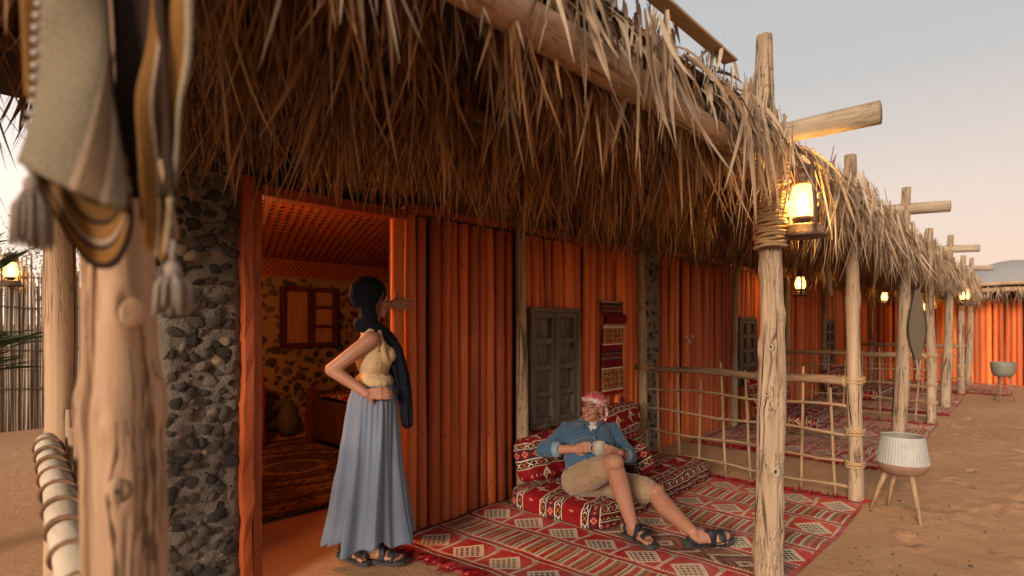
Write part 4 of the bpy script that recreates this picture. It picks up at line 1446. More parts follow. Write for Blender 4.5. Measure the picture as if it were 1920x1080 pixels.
# the near left rail, thick and pale, wound with vine
root = empty("verandah_railing", (.40, 2.1, 0), "thick pale rail spirally wound with brown vine beside the near left post", "railing")
mb = MB()
pts = [(.235 + (.465 - .235) * i / 16, 1.12 + (2.94 - 1.12) * i / 16, .915 + .005 * math.sin(i * .9)) for i in range(17)]
mb.tube(pts, [.039 * (1 + .03 * math.sin(i * 1.4)) for i in range(17)], 18, noise=.03, seed=4)
mb.build("top_rail", M['birch'], root, smooth=True)
mb = MB()
A, B = Vector(pts[0]), Vector(pts[-1]); d = (B - A).normalized(); s_ = d.cross(Vector((0, 0, 1))).normalized(); n_ = s_.cross(d)
N = 9 * 16
mb.tube([A + (B - A) * (.04 + .95 * i / N) + (s_ * math.cos(2 * PI * i / 16) + n_ * math.sin(2 * PI * i / 16)) * .043 for i in range(N + 1)], [.0062 * (1 + .15 * math.sin(i * .7)) for i in range(N + 1)], 7)
mb.build("vine_wrap", M['ropedark'], root, smooth=True)
for zz in (.66, .40):
    mb = MB(); mb.tube([(.27 + .23 * i / 8, 1.12 + 1.85 * i / 8, zz + .01 * math.sin(i)) for i in range(9)], .013, 8, noise=.08)
    mb.build("cross_stick", M['stick'], root, smooth=True)
for t, h in ((.55, .93), (.72, 1.0), (.86, .98), (.95, 1.03)):
    mb = MB(); mb.tube([(.26 + .23 * t + .05, 1.12 + 1.85 * t, .02 + h * i / 5) for i in range(6)], .0145, 9, noise=.06)
    mb.build("upright_stick", M['stickv'], root, smooth=True)
# ------------------------------------------------------------------ reed fence, bush and palm at the left
fence = empty("reed_fence", (.9, 9.75, 0), "tall grey reed fence tied with wire behind the nearest hut's end", "fence")
REEDS = []
for k in range(8):
    mb = MB(); rr = random.Random(400 + k)
    mb.tube([(rr.uniform(-.006, .006), rr.uniform(-.006, .006), i / 5) for i in range(6)], [.0125 * rr.uniform(.85, 1.1) for i in range(6)], 7)
    REEDS.append(mesh_data("reed", mb.v, mb.f, M['reed'], True))
x = -.70
rr = random.Random(6)
nreed = 0
while x < 3.3 and nreed < 297:
    w = rr.uniform(.65, 1.2)
    o = put("reed", REEDS[rr.randrange(8)], fence, (x - .9, rr.uniform(-.012, .012) + .024 * (nreed % 2), -.02), (rr.gauss(0, .006), rr.gauss(0, .008), rr.uniform(0, 6)), (w, w, rr.uniform(1.9, 2.36)))
    x += .0138 * w
    nreed += 1
for zz in (.55, 1.05, 1.6, 2.0):
    mb = MB(); mb.tube([(-.7 + i * .16, 9.735 - .02, zz + .012 * math.sin(i * 1.3)) for i in range(22)], .008, 6)
    mb.build("tie_wire", M['ropedark'], fence, smooth=True)

def leafy(mb_arrs, mat, name, parent):
    V, F = mb_arrs
    pw = wloc(parent)
    o = put(name, fast_mesh(name, V - np.array(pw), F, mat), parent)
    return tag(o, kind="stuff")

bush = empty("tree", (.6, 13.5, 0), "grey green bushy tree showing above the reed fence", "tree")
mb = MB()
for k in range(5):
    a = k * 1.3
    mb.tube([(.6, 13.5, 0), (.6 + .2 * math.cos(a), 13.5 + .2 * math.sin(a), 1.1), (.6 + .9 * math.cos(a), 13.5 + .7 * math.sin(a), 2.2)], [.09, .06, .02], 8)
mb.build("trunk", M['post'], bush, smooth=True)
n = 5200
cl = rng.normal(0, 1, (60, 3)) * np.array([1.3, .8, .32]) + np.array([.3, 13.5, 2.35])
ci = rng.integers(0, 60, n)
base = cl[ci] + rng.normal(0, .16, (n, 3))
leafy(leaf_arrays(base, rng.normal(0, 1, (n, 3)) + np.array([0, 0, .3]), rng.uniform(.05, .12, n), rng.uniform(.015, .03, n), np.zeros((n, 3)), seg=2), M['foliage'], "crown", bush)

def palm_frond(mb, A, dirv, L, nl, lw, droop, leafl=.34, seed=0):
    r = np.random.default_rng(seed)
    A = np.array(A, float); dv = np.array(dirv, float); dv /= np.linalg.norm(dv)
    t = np.linspace(0, 1, 14)
    sp = A + dv * (L * t)[:, None] + np.array([0, 0, -1.0]) * (droop * t ** 2)[:, None]
    mb.tube([tuple(q) for q in sp], [.008 * (1 - .8 * q) + .001 for q in t], 6)
    tt = np.repeat(np.linspace(.12, 1, nl), 2)
    base = A + dv * (L * tt)[:, None] + np.array([0, 0, -1.0]) * (droop * tt ** 2)[:, None]
    sd = np.cross(dv, [0, 0, 1.0]); sd /= np.linalg.norm(sd)
    sg = np.tile([1, -1], nl)
    d = dv * .75 + sd * (sg * (.75 - .35 * tt))[:, None] + np.stack([r.normal(0, .08, 2 * nl), r.normal(0, .08, 2 * nl), r.normal(.12, .1, 2 * nl)], 1)
    ln = leafl * (1 - .5 * np.abs(tt - .4)) * r.uniform(.8, 1.1, 2 * nl)
    V, F = leaf_arrays(base, d, ln, np.full(2 * nl, lw), np.stack([np.zeros(2 * nl), np.zeros(2 * nl), -r.uniform(.02, .10, 2 * nl)], 1), r=r)
    mb.add([tuple(q) for q in V], [tuple(q) for q in F])

palm = empty("palm_plant", (-.30, 4.6, 0), "young green palm with arching fronds beside the reed fence", "palm")
mb = MB(); mb.tube([(-.30, 4.6, -.05), (-.30, 4.6, .6), (-.29, 4.6, 1.15)], [.09, .08, .05], 10, noise=.15)
mb.build("trunk", M['post'], palm, smooth=True)
for k, (dv, L, dr, z, ll) in enumerate((((1, -.10, .30), .88, .20, 1.20, .46), ((1, .05, .20), .80, .22, 1.16, .44), ((1, .10, .95), .95, .06, 1.22, .40), ((1, -.1, .75), 1.02, .10, 1.22, .42), ((.7, .8, .7), 1.1, .4, 1.2, .42), ((-.8, .4, .6), 1.1, .5, 1.2, .42), ((-.5, -.8, .6), 1.1, .5, 1.2, .42), ((.1, -.2, 1), 1.0, .1, 1.2, .42))):
    mb = MB(); palm_frond(mb, (-.30, 4.6, z), dv, L, 24, .026, dr, ll, 500 + k)
    mb.build("palm_frond", M['green'], palm)

# ------------------------------------------------------------------ rugs
def rug(name, x0, y0, lx, ly, mat, label, group, seed, z=.012, fringe=True, rz=0):
    root = empty(name, (x0 + lx / 2, y0 + ly / 2, 0), label, "rug", group)
    r = np.random.default_rng(seed)
    p = r.uniform(0, 6, 6)
    def f(u, v):
        x = x0 + lx * u + .012 * math.sin(v * 5 + p[0]) * (1 if u > .5 else -1)
        y = y0 + ly * v + .015 * math.sin(u * 7 + p[1])
        zz = z + .007 * math.sin(u * 9 + p[2]) * math.sin(v * 6 + p[3]) + .005 * math.sin(u * 31 + v * 9 + p[4]) + .010 * max(0, math.sin(u * 5.3 + p[5])) * (1 - v) ** 6
        return Vector((x, y, zz))
    mb = MB(); mb.sheet(f, 80, 56)
    cl = mb.build("cloth", mat, root, smooth=True)
    md = cl.modifiers.new("thick", 'SOLIDIFY'); md.thickness = .008; md.offset = 1
    if fringe:
        n = 620
        v = r.uniform(0, 1, n); side = r.integers(0, 2, n)
        base = np.array([f(0 if s == 0 else 1, q) for s, q in zip(side, v)])
        base[:, 2] += .008
        sx = np.where(side == 0, -1.0, 1.0)
        base[:, 0] -= sx * .06
        d = np.stack([sx, r.normal(0, .35, n), r.normal(.10, .16, n)], 1)
        L = r.uniform(.07, .15, n)
        V, F = leaf_arrays(base, d, L, r.uniform(.012, .03, n), np.stack([np.zeros(n), np.zeros(n), -r.uniform(.01, .04, n)], 1), seg=3, r=r)
        V[:, 2] = np.maximum(V[:, 2], .012)
        tag(put("fringe", fast_mesh("fringe", V - np.array(wloc(root)), F, M['yarn']), root), kind="stuff")
    return root
G_RUG = "kilim rugs laid on the verandahs"
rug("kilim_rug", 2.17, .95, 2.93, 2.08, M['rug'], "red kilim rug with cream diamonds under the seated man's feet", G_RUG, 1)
rug("kilim_rug", 6.40, .93, 3.2, 2.02, M['rug_far'], "faded red kilim rug in front of the second hut", G_RUG, 2)
rug("kilim_rug", 10.75, .93, 3.2, 2.02, M['rug_far'], "pinkish kilim rug in front of the third hut", G_RUG, 3)
rug("kilim_rug", 14.5, .3, 2.2, 2.6, M['rug_far'], "farthest kilim rug at the foot of the far hut's wall", G_RUG, 4)

cr = empty("carpet", (2.9, 5.0, 0), "worn brown carpet on the floor inside the open doorway", "carpet")
mb = MB(); mb.sheet(lambda u, v: Vector((1.35 + 2.6 * u + .05 * v, 3.98 + 2.6 * v - .12 * u, .020 + .003 * math.sin(u * 9) * math.sin(v * 7))), 30, 30)
o = mb.build("cloth", M['carpet'], cr, smooth=True)
md = o.modifiers.new("thick", 'SOLIDIFY'); md.thickness = .010; md.offset = 1

# ------------------------------------------------------------------ floor mattress and cushions
def soft_block(name, mat, parent, c, size, uvmode, rot=None, puff=.25, n=(28, 20, 8), seed=0, sag=0.0, power=5.0):
    """an upholstered block: rounded super-ellipsoid box, cloth wrapped round it"""
    r = random.Random(seed)
    ph = [r.uniform(0, 6.28) for _ in range(6)]
    bm = bmesh.new()
    bmesh.ops.create_cube(bm, size=2)
    bmesh.ops.subdivide_edges(bm, edges=bm.edges[:], cuts=22, use_grid_fill=True)
    uv = bm.loops.layers.uv.new("UVMap")
    hx, hy, hz = (s / 2 for s in size)
    bm.faces.ensure_lookup_table()
    for fc in bm.faces:
        nx_, ny_, nz_ = fc.normal
        for lp in fc.loops:
            x, y, z = lp.vert.co
            X, Y, Z = x * hx, y * hy, z * hz
            if uvmode == "flat":            # bands along x, wrapped over the ends and the front
                if abs(nz_) > .7: u, v = X, Y
                elif abs(nx_) > .7: u, v = X + (hz - Z) * (1 if nx_ > 0 else -1), Y
                else: u, v = X, Y + (hz - Z) * (1 if ny_ > 0 else -1)
                lp[uv].uv = (u / 1.9 + .5, (v + .5) / 1.25)
            else:                            # standing cushion: bands across, wrapped
                if abs(ny_) > .7: u, v = X, Z
                elif abs(nx_) > .7: u, v = X + (hy + Y) * (1 if nx_ > 0 else -1), Z
                else: u, v = X, Z + (hy + Y) * (1 if nz_ > 0 else -1)
                lp[uv].uv = (u / uvmode[0] + .5, v / uvmode[1] + .5)
    for v in bm.verts:
        x, y, z = v.co
        nrm = (abs(x) ** power + abs(y) ** power + abs(z) ** power) ** (1 / power)
        q = Vector((x / nrm, y / nrm, z / nrm)) if nrm else v.co
        bul = 1 + puff * .12 * (math.cos(x * 1.4) * math.cos(y * 1.4))
        zz = q.z * hz * (1 + puff * .5 * (1 - x * x) * (1 - y * y)) if abs(z) > .98 and uvmode == "flat" else q.z * hz
        yy = q.y * hy * (1 + puff * .8 * (1 - x * x) * (1 - z * z)) if uvmode != "flat" else q.y * hy
        xx = q.x * hx
        k = .006 * math.sin(xx * 17 + ph[0]) * math.sin(zz * 23 + ph[1]) + .006 * math.sin(yy * 19 + xx * 8 + ph[2]) + .004 * math.sin(xx * 41 + zz * 30 + ph[3])
        v.co = Vector((xx + k * .6, yy + k, zz + k * .7 - sag * (1 - x * x) * (1 if z > 0 else 0)))
    me = bpy.data.meshes.new(name)
    bm.to_mesh(me); bm.free()
    me.materials.append(mat)
    me.polygons.foreach_set("use_smooth", np.ones(len(me.polygons), dtype=bool))
    o = put(name, me, parent)
    o.location = c
    if rot: o.rotation_euler = rot
    return o

G_CUSH = "sadu cushions on the verandahs"
o = soft_block("floor_mattress", M['mattress'], None, (4.06, 2.50, .105), (1.84, .84, .17), "flat", puff=.12, sag=.012, seed=1, power=9)
tag(o, "long maroon woven floor mattress the man sits on", "mattress", "floor mattresses")
o = soft_block("back_cushion", M['cushion'], None, (3.63, 2.89, .34), (.66, .20, .36), (.62, .62), (R(-14), 0, 0), puff=.35, seed=2)
tag(o, "maroon woven cushion behind the man's right elbow, next to the slim post", "cushion", G_CUSH)
o = soft_block("back_cushion", M['cushion2'], None, (4.62, 2.90, .40), (.86, .19, .46), (.9, .62), (R(-12), R(-3), R(2)), puff=.30, seed=3)
tag(o, "tall maroon woven cushion propped against the wall below the wall hanging", "cushion", G_CUSH)
o = soft_block("arm_cushion", M['cushion'], None, (4.12, 2.40, .31), (.40, .16, .26), (.62, .62), (R(-28), R(6), R(58)), puff=.5, seed=4)
tag(o, "small folded maroon cushion lying at the man's left side", "cushion", G_CUSH)
# the second verandah's seat
o = soft_block("floor_mattress", M['mattress'], None, (8.75, 2.42, .105), (1.5, .84, .17), "flat", puff=.12, seed=5, power=9)
tag(o, "maroon woven floor mattress beyond the railing, on the second rug", "mattress", "floor mattresses")
for (cx, cy, cz, sx, sz, lb) in ((8.28, 2.82, .56, .62, .40, "maroon woven cushion on top of the pile by the second slim post"), (8.30, 2.72, .27, .66, .24, "maroon woven cushion at the bottom of the pile by the second slim post"), (9.05, 2.85, .36, .7, .36, "maroon woven cushion leaning on the wall at the second mattress's far end")):
    o = soft_block("back_cushion", M['cushion2'], None, (cx, cy, cz), (sx, .22, sz), (.9, .62), (R(-12), 0, 0), puff=.35, seed=int(cx * 7))
    tag(o, lb, "cushion", G_CUSH)
for cx in (12.2, 13.2):
    o = soft_block("back_cushion", M['cushion2'], None, (cx, 2.80, .32), (.9, .22, .40), (.9, .62), (R(-12), 0, 0), puff=.35, seed=int(cx * 7))
    tag(o, "maroon woven cushion against the third hut's wall, nearer one" if cx < 13 else "maroon woven cushion against the third hut's wall, farther one", "cushion", G_CUSH)
o = soft_block("floor_mattress", M['mattress'], None, (12.7, 2.35, .105), (1.9, .8, .17), "flat", puff=.12, seed=8, power=9)
tag(o, "farthest maroon floor mattress, in front of the third hut", "mattress", "floor mattresses")

# ------------------------------------------------------------------ wall hangings
def hanging(x, y, z, w, h, label, flap=True):
    root = empty("wall_hanging", (x, y, z - h), label, "wall hanging", "woven wall hangings")
    r = random.Random(int(x * 10))
    def f(u, v):
        yy = y - .012 - .006 * math.sin(v * 9 + 1) - .004 * math.sin(u * 8)
        if flap and .12 < 1 - v < .24: yy -= .035 * math.sin(PI * (1 - v - .12) / .12)
        return Vector((x + w * (u - .5) * (1 + .02 * math.sin(v * 7)) + (.02 if flap and .13 < 1 - v < .24 else 0), yy, z - h * (1 - v)))
    mb = MB(); mb.sheet(f, 12, 60)
    mb.build("cloth", M['hanging'], root, smooth=True, solid=.006)
    mb = MB(); mb.tube([(x - w * .55, y - .01, z + .01), (x + w * .55, y - .01, z + .01)], .010, 8)
    mb.build("hanging_rod", M['stick'], root, smooth=True)
    mb = MB()
    for k in range(14):
        a = k * 2.4
        mb.tube([(x + w * .46, y - .02, z - h - .01), (x + w * .46 + .012 * math.cos(a), y - .02 + .012 * math.sin(a), z - h - .06), (x + w * .46 + .02 * math.cos(a), y - .02 + .016 * math.sin(a), z - h - .17)], .004, 5)
    mb.build("tassel", M['tassel_dark'], root, smooth=True)
    return root
hanging(4.80, 3.03, 1.59, .36, .88, "narrow red and cream kilim hanging on the log wall above the man")
hanging(9.32, 3.035, 1.585, .30, .86, "narrow red kilim hanging on the second hut's log wall", False)
hanging(14.6, 3.035, 1.62, .50, .70, "pale patterned kilim hanging on the farthest log wall of the row", False)
# ------------------------------------------------------------------ hurricane lanterns
def lantern_parts():
    out = []
    mb = MB()
    mb.lathe((0, 0, 0), [(.0, .004), (.112, .0), (.118, .006), (.112, .016), (.100, .022), (.094, .060), (.088, .064), (.03, .070), (.0, .070)], 28)
    out.append(("fuel_tray", mb, M['lamp'], True))
    mb = MB(); mb.lathe((0, 0, 0), [(.03, .070), (.034, .085), (.050, .092), (.052, .108), (.0, .110)], 20)
    out.append(("burner", mb, M['lamp'], True))
    mb = MB(); mb.lathe((0, 0, 0), [(.050, .108), (.066, .132), (.071, .165), (.066, .205), (.052, .250), (.046, .277)], 24)
    out.append(("lamp_glass", mb, M['lampglass'], True))
    mb = MB(); mb.ell((0, 0, .178), (.026, .026, .060), None, 12, 10)
    out.append(("flame", mb, M['flame'], True))
    mb = MB(); mb.lathe((0, 0, 0), [(.048, .275), (.056, .280), (.056, .300), (.050, .310), (.044, .345), (.060, .352), (.064, .362), (.048, .378), (.02, .392), (.0, .394)], 24)
    out.append(("chimney_cap", mb, M['lamp'], True))
    for sx in (-1, 1):
        mb = MB()
        prof = [(.086, .030), (.096, .060), (.096, .14), (.090, .22), (.078, .30), (.074, .340), (.060, .362), (.044, .366)]
        mb.tube([(sx * a, 0, b) for a, b in prof], .013, 10, flat=.55, side=(0, 1, 0))
        out.append(("side_tube", mb, M['lamp'], True))
    mb = MB()
    mb.tube([(.066 * math.cos(a), .03 * math.sin(a) * 0 - .0, .36 + .085 * math.sin(a)) for a in np.linspace(0, PI, 15)], .003, 6)
    out.append(("bail", mb, M['lamp'], True))
    mb = MB()
    for zz in (.16, .215):
        mb.tube([(.078 * math.cos(a), .078 * math.sin(a), zz + .02 * math.sin(2 * a)) for a in np.linspace(0, 2 * PI, 25)], .002, 5, cap=False)
    out.append(("guard_wire", mb, M['lamp'], True))
    return out
t = NT("lamp glass")
em = t.new("ShaderNodeEmission"); em.inputs[0].default_value = (1, .50, .11, 1); em.inputs[1].default_value = 4.0
tr = t.new("ShaderNodeBsdfTransparent"); tr.inputs[0].default_value = (1, .9, .7, 1)
mx = t.new("ShaderNodeMixShader"); mx.inputs[0].default_value = .5
t.link(tr.outputs[0], mx.inputs[1]); t.link(em.outputs[0], mx.inputs[2]); t.link(mx.outputs[0], t.n["Material Output"].inputs[0])
M['lampglass'] = t.mat
LP = [(n_, mesh_data(n_, b_.v, b_.f, m_, sm), m_) for n_, b_, m_, sm in lantern_parts()]
def lantern(x, y, z, rz, label, scale=1.0, watts=10, hang=None, colour=(1.0, .56, .17)):
    root = empty("hurricane_lantern", (x, y, z), label, "lantern", "lit hurricane lanterns")
    root.rotation_euler = (0, 0, rz); root.scale = (scale,) * 3
    for n_, me, _ in LP:
        put(n_, me, root)
    ld = bpy.data.lights.new("lantern_light", 'POINT')
    ld.energy = watts; ld.color = colour; ld.shadow_soft_size = .05
    lo = bpy.data.objects.new("lantern_light", ld); COL.objects.link(lo)
    lo.parent = root; lo.location = (0, 0, .18)
    if hang:
        mb = MB(); mb.tube([(0, 0, .445), (.003, 0, .445 + hang * .5), (0, 0, .445 + hang)], .004, 6)
        o = put("hanging_cord", mesh_data("hanging_cord", mb.v, mb.f, M['ropedark'], True), root)
    return root
lantern(3.31, .905, 1.852, R(52), "large brown hurricane lantern glowing beside the roped nearest post", 1.0, 60)
lantern(8.95, 2.48, 1.78, .4, "lit lantern under the second hut's thatch, seen just right of the roped nearest post", 1.0, 18, .25)
lantern(15.2, 2.45, 1.80, .8, "lit lantern under the third hut's thatch, the dimmer one nearer the second railing", 1.0, 18, .25)
lantern(16.2, 1.80, 1.58, .2, "lit lantern hanging lowest, seen between the farther verandah posts", .95, 16, .5)
lantern(13.86, .95, 1.72, .2, "lit lantern on the farthest verandah post, in front of the far hut", 1.15, 20, .3)
lantern(1.16, 9.60, 1.86, .5, "lit lantern hanging on the grey reed fence", 1.1, 10)
lantern(1.56, 4.30, 1.62, .5, "lit lantern inside the open doorway, hidden behind its left jamb", 1.0, 220, .5, (1.0, .36, .10))

# ------------------------------------------------------------------ braziers
b = empty("brazier", (5.02, .70, 0), "ribbed galvanised brazier on three splayed wooden legs in the yard", "brazier", "braziers in the yard")
cx, cy = 5.02, .70
mb = MB()
mb.lathe((cx, cy, 0), [(0.1290, .575), (0.1359, .580), (0.1376, .572), (0.1393, .555), (0.1445, .52), (0.1505, .48), (0.1574, .44), (0.1643, .398), (0.1668, .390), (0.1660, .385)], 96, rib=.007, nrib=48, ribz=(0.3397, .56))
mb.build("ribbed_shade", M['metal'], b, smooth=False)
mb = MB(); mb.lathe((cx, cy, 0), [(0.1294, .574), (0.1290, .555), (0.1591, .40), (0.1376, .36), (0.0000, .355)], 40)
mb.build("liner", M['darkmetal'], b, smooth=True)
mb = MB(); mb.lathe((cx, cy, 0), [(0.1660, .388), (0.1677, .380), (0.1625, .360), (0.1410, .322), (0.1066, .302), (0.0000, .296)], 40)
mb.build("bowl", M['rust'], b, smooth=True)
for a in (R(219), R(85), R(35)):
    mb = MB()
    mb.tube([(cx + .10 * math.cos(a), cy + .10 * math.sin(a), .31), (cx + .15 * math.cos(a), cy + .15 * math.sin(a), .17), (cx + .205 * math.cos(a), cy + .205 * math.sin(a), -.01)], [.019, .016, .011], 10, noise=.05)
    mb.build("leg", M['stickv'], b, smooth=True)
b = empty("brazier", (13.4, .38, 0), "far dark metal brazier bowl on thin legs before the far hut", "brazier", "braziers in the yard")
cx, cy = 13.4, .38
mb = MB(); mb.lathe((cx, cy, 0), [(.175, .70), (.182, .70), (.180, .64), (.165, .52), (.12, .45), (.0, .43)], 28); mb.lathe((cx, cy, 0), [(.175, .70), (.165, .62), (.0, .56)], 28)
mb.build("bowl", M['darkmetal'], b, smooth=True)
for a in (R(-75), R(45), R(165)):
    mb = MB(); mb.tube([(cx + .08 * math.cos(a), cy + .08 * math.sin(a), .46), (cx + .17 * math.cos(a), cy + .17 * math.sin(a), -.02)], .012, 7)
    mb.build("leg", M['rust'], b, smooth=True)

# ------------------------------------------------------------------ furniture inside the open hut
bed = empty("bed", (4.0, 5.1, 0), "dark wooden bed inside the open doorway behind the woman", "bed")
mb = MB(); mb.box(3.30, 3.37, 4.25, 6.10, .10, .54); mb.build("side_board", M['darkwood'], bed, bevel=.008)
mb = MB(); mb.box(4.66, 4.73, 4.25, 6.10, .10, .54); mb.build("side_board", M['darkwood'], bed, bevel=.008)
mb = MB(); mb.box(3.37, 4.66, 6.02, 6.10, .10, .62); mb.build("end_board", M['darkwood'], bed, bevel=.008)
for x_, y_, h_ in ((3.28, 6.02, .66), (3.28, 4.18, .60), (4.65, 6.02, .66), (4.65, 4.18, .60)):
    mb = MB(); mb.box(x_, x_ + .10, y_, y_ + .10, 0, h_); mb.build("leg", M['redwood'], bed, bevel=.01)
mb = MB(); mb.sheet(lambda u, v: Vector((3.39 + 1.26 * u, 4.27 + 1.74 * v, .56 + .05 * math.sin(PI * u) ** .5 + .01 * math.sin(u * 17 + v * 9))), 20, 24)
mb.build("bedspread", M['cushion2'], bed, smooth=True, solid=.02)
ch = empty("drawer_chest", (2.62, 6.4, 0), "narrow orange drawer chest just inside the doorway by the left jamb", "chest")
mb = MB(); mb.box(2.36, 2.86, 6.22, 6.65, 0, .88); mb.build("carcass", M['frame'], ch, bevel=.008)
for k in range(4):
    mb = MB(); mb.box(2.39, 2.83, 6.195, 6.218, .04 + k * .21, .22 + k * .21)
    dr = mb.build("drawer", M['frame'], ch, bevel=.006)
    mb = MB(); mb.ell((2.61, 6.185, .13 + k * .21), .016, None, 8, 6); mb.build("knob", M['darkwood'], dr, smooth=True)
jar = empty("clay_jar", (3.42, 6.82, 0), "dark clay jar at the foot of the inner stone wall", "jar")
mb = MB(); mb.lathe((3.42, 6.82, 0), [(.0, .01), (.09, .01), (.13, .12), (.135, .22), (.10, .33), (.06, .38), (.075, .44), (.06, .44), (.05, .38), (.0, .36)], 24)
mb.build("body", M['pot'], jar, smooth=True)

# ------------------------------------------------------------------ striped saddle bag hanging close to the camera
RV, FV = Vector((.670, -.742, 0)), Vector((.742, .670, 0))
BC = Vector((.198, .900, 0)) - FV * .0
def BP(a, b_, z): return BC + RV * a + FV * b_ + Vector((0, 0, z))
bag = empty("saddle_bag", BP(0, 0, 1.47), "striped greyish woven saddle bag with tassels hanging on the near left post", "bag")
def sstep(x): x = max(0, min(1, x)); return x * x * (3 - 2 * x)
def bag_surface(th, v):
    """th 0..1 round the mouth (0 = left edge, .5 = right edge through the front), v 0 top..1 rim"""
    a_ = PI - 2 * PI * th
    ac = -.027 - .002 * v; hw = .010 + .056 * v + .004 * math.sin(v * 5)
    ca, sb = math.cos(a_), math.sin(a_)
    a = ac + hw * ca
    b_ = -.045 * sb * (.35 + .65 * v) + .006 * math.sin(v * 9 + th * 12)
    zf = 1.575 - .032 * ca
    zb = 1.474 + .085 * abs(ca) ** 2.2 - .012 * ca
    zr = zb + (zf - zb) * sstep(.5 + sb * 1.4)
    z = 1.93 + (zr - 1.93) * v
    return BP(a, b_, z)
mb = MB()
mb.m = 0; mb.sheet(lambda u, v: bag_surface(u * .5, v), 30, 36, lambda u, v: (max(.11, min(.99, u - .62 * (1 - v))), v))
mb.m = 1; mb.sheet(lambda u, v: bag_surface(.5 + u * .5, v), 30, 36, lambda u, v: (max(.02, min(.99, 1 - (1 - v) * 1.5)), u))
body = mb.build("bag_cloth", [M['bag'], M['bag3']], bag, smooth=True, solid=.006)
mb = MB()
mb.sheet(lambda u, v: BP(-.012 + .075 * u + .02 * v, .030 + .012 * math.sin(u * 4), 1.93 - .36 * v), 10, 20, lambda u, v: (.1, u))
mb.build("dark_fold", M['bag3'], bag, smooth=True, solid=.004)
mb = MB()
mb.sheet(lambda u, v: BP(.050 + .060 * u - .012 * v - .024 * v * u, .020 + .020 * math.sin(u * 2.6) + .008 * math.sin(v * 7 + u * 5) - .012 * math.exp(-((v - .55) / .12) ** 2), 1.93 - (.425 + .02 * math.sin(u * 3)) * v), 20, 40, lambda u, v: (.30 + .68 * u, v))
mb.build("back_flap", M['bag2'], bag, smooth=True, solid=.006)
mb = MB()
mb.sheet(lambda u, v: BP(-.108 + .058 * u + .012 * v, -.004 + .02 * math.sin(u * 3), 1.93 - (.235 + .05 * u) * v), 12, 24, lambda u, v: (.02 + .55 * u, v))
mb.build("side_fold", M['bag2'], bag, smooth=True, solid=.005)
mb = MB(); mb.ell((0, 0, 0), (.0056, .0050, .0046), None, 10, 7)
bead_me = mesh_data("bead", mb.v, mb.f, M['white'], True)
for k in range(17):
    v = .12 + k * .046
    pt = bag_surface(.07 + .03 * (1 - v), v) - FV * .006
    put("bead", bead_me, body, pt - wloc(body))
def tassel(mb, top, L, spread, n, seed):
    r = random.Random(seed)
    top = Vector(top)
    mb.tube([top + Vector((0, 0, .03)), top], .004, 6)
    mb.ell(top + Vector((0, 0, -.012)), (.011, .011, .014), None, 10, 8)
    for _ in range(n):
        a = r.uniform(0, 6.28); q = spread * math.sqrt(r.random())
        e = Vector((math.cos(a) * q, math.sin(a) * q, 0))
        mb.tube([top + e * .35 + Vector((0, 0, -.018)), top + e * .9 + Vector((0, 0, -L * .45)), top + e + Vector((0, 0, -L * r.uniform(.85, 1.05)))], .0024, 5)
for (a, b_, zt, L, sd) in ((-.080, -.01, 1.588, .090, 1), (.076, .030, 1.482, .070, 2)):
    mb = MB(); tassel(mb, BP(a, b_, zt), L, .023, 70, sd)
    mb.build("tassel", M['tassel'], bag, smooth=True)
mb = MB(); mb.tube([BP(-.080, -.01, 1.60), BP(-.074, .0, 1.66), BP(-.07, 0, 1.74)], .003, 6); mb.tube([BP(.078, .035, 1.515), BP(.070, .035, 1.56), BP(.060, .03, 1.62)], .004, 6)
mb.tube([BP(-.03, .0, 1.90), BP(.0, .06, 2.02), BP(.06, .14, 2.14)], .006, 7); mb.tube([BP(.06, .05, 1.92), BP(.04, .08, 2.02), BP(.06, .14, 2.14)], .006, 7)
tag(mb.build("cord", M['rope'], bag, smooth=True), kind="stuff")

# a second striped bag far down the row
sb = empty("saddle_bag", (7.30, .90, 1.0), "long striped kite shaped cloth hanging on the second hut's verandah post", "bag")
mb = MB()
def kite(u, v):
    w = .20 * (math.sin(PI * min(1, (1 - v) * 1.25 + .02)) ** .8 * (.45 + .55 * (v < .8)) if v > .2 else .12 + .4 * v)
    w = .02 + .10 * math.sin(PI * min(1, max(0, v)) ** 1.3) ** 1.2
    return Vector((7.34 + RV.x * w * (u - .5) * 1.6, .90 + RV.y * w * (u - .5) * 1.6 + .02 * math.sin(u * 6), 1.80 - .78 * v - .06 * (1 - abs(u - .5) * 2)))
mb.sheet(kite, 10, 30, lambda u, v: (v, u))
mb.build("bag_cloth", M['bag4'], sb, smooth=True, solid=.008)
mb = MB(); mb.tube([(7.34, .9, 1.0), (7.35, .89, .90), (7.32, .9, .82), (7.36, .88, .78)], .009, 6)
mb.tube([(7.34, .9, 1.78), (7.36, 1.0, 2.2)], .006, 6)
mb.build("cord", M['tassel'], sb, smooth=True)
# ------------------------------------------------------------------ people
UP = Vector((0, 0, 1))
def basis(fwd, up=UP):
    """columns: forward, left, up"""
    f = Vector(fwd).normalized(); l = Vector(up).cross(f).normalized(); u = f.cross(l)
    return Matrix((f, l, u)).transposed()

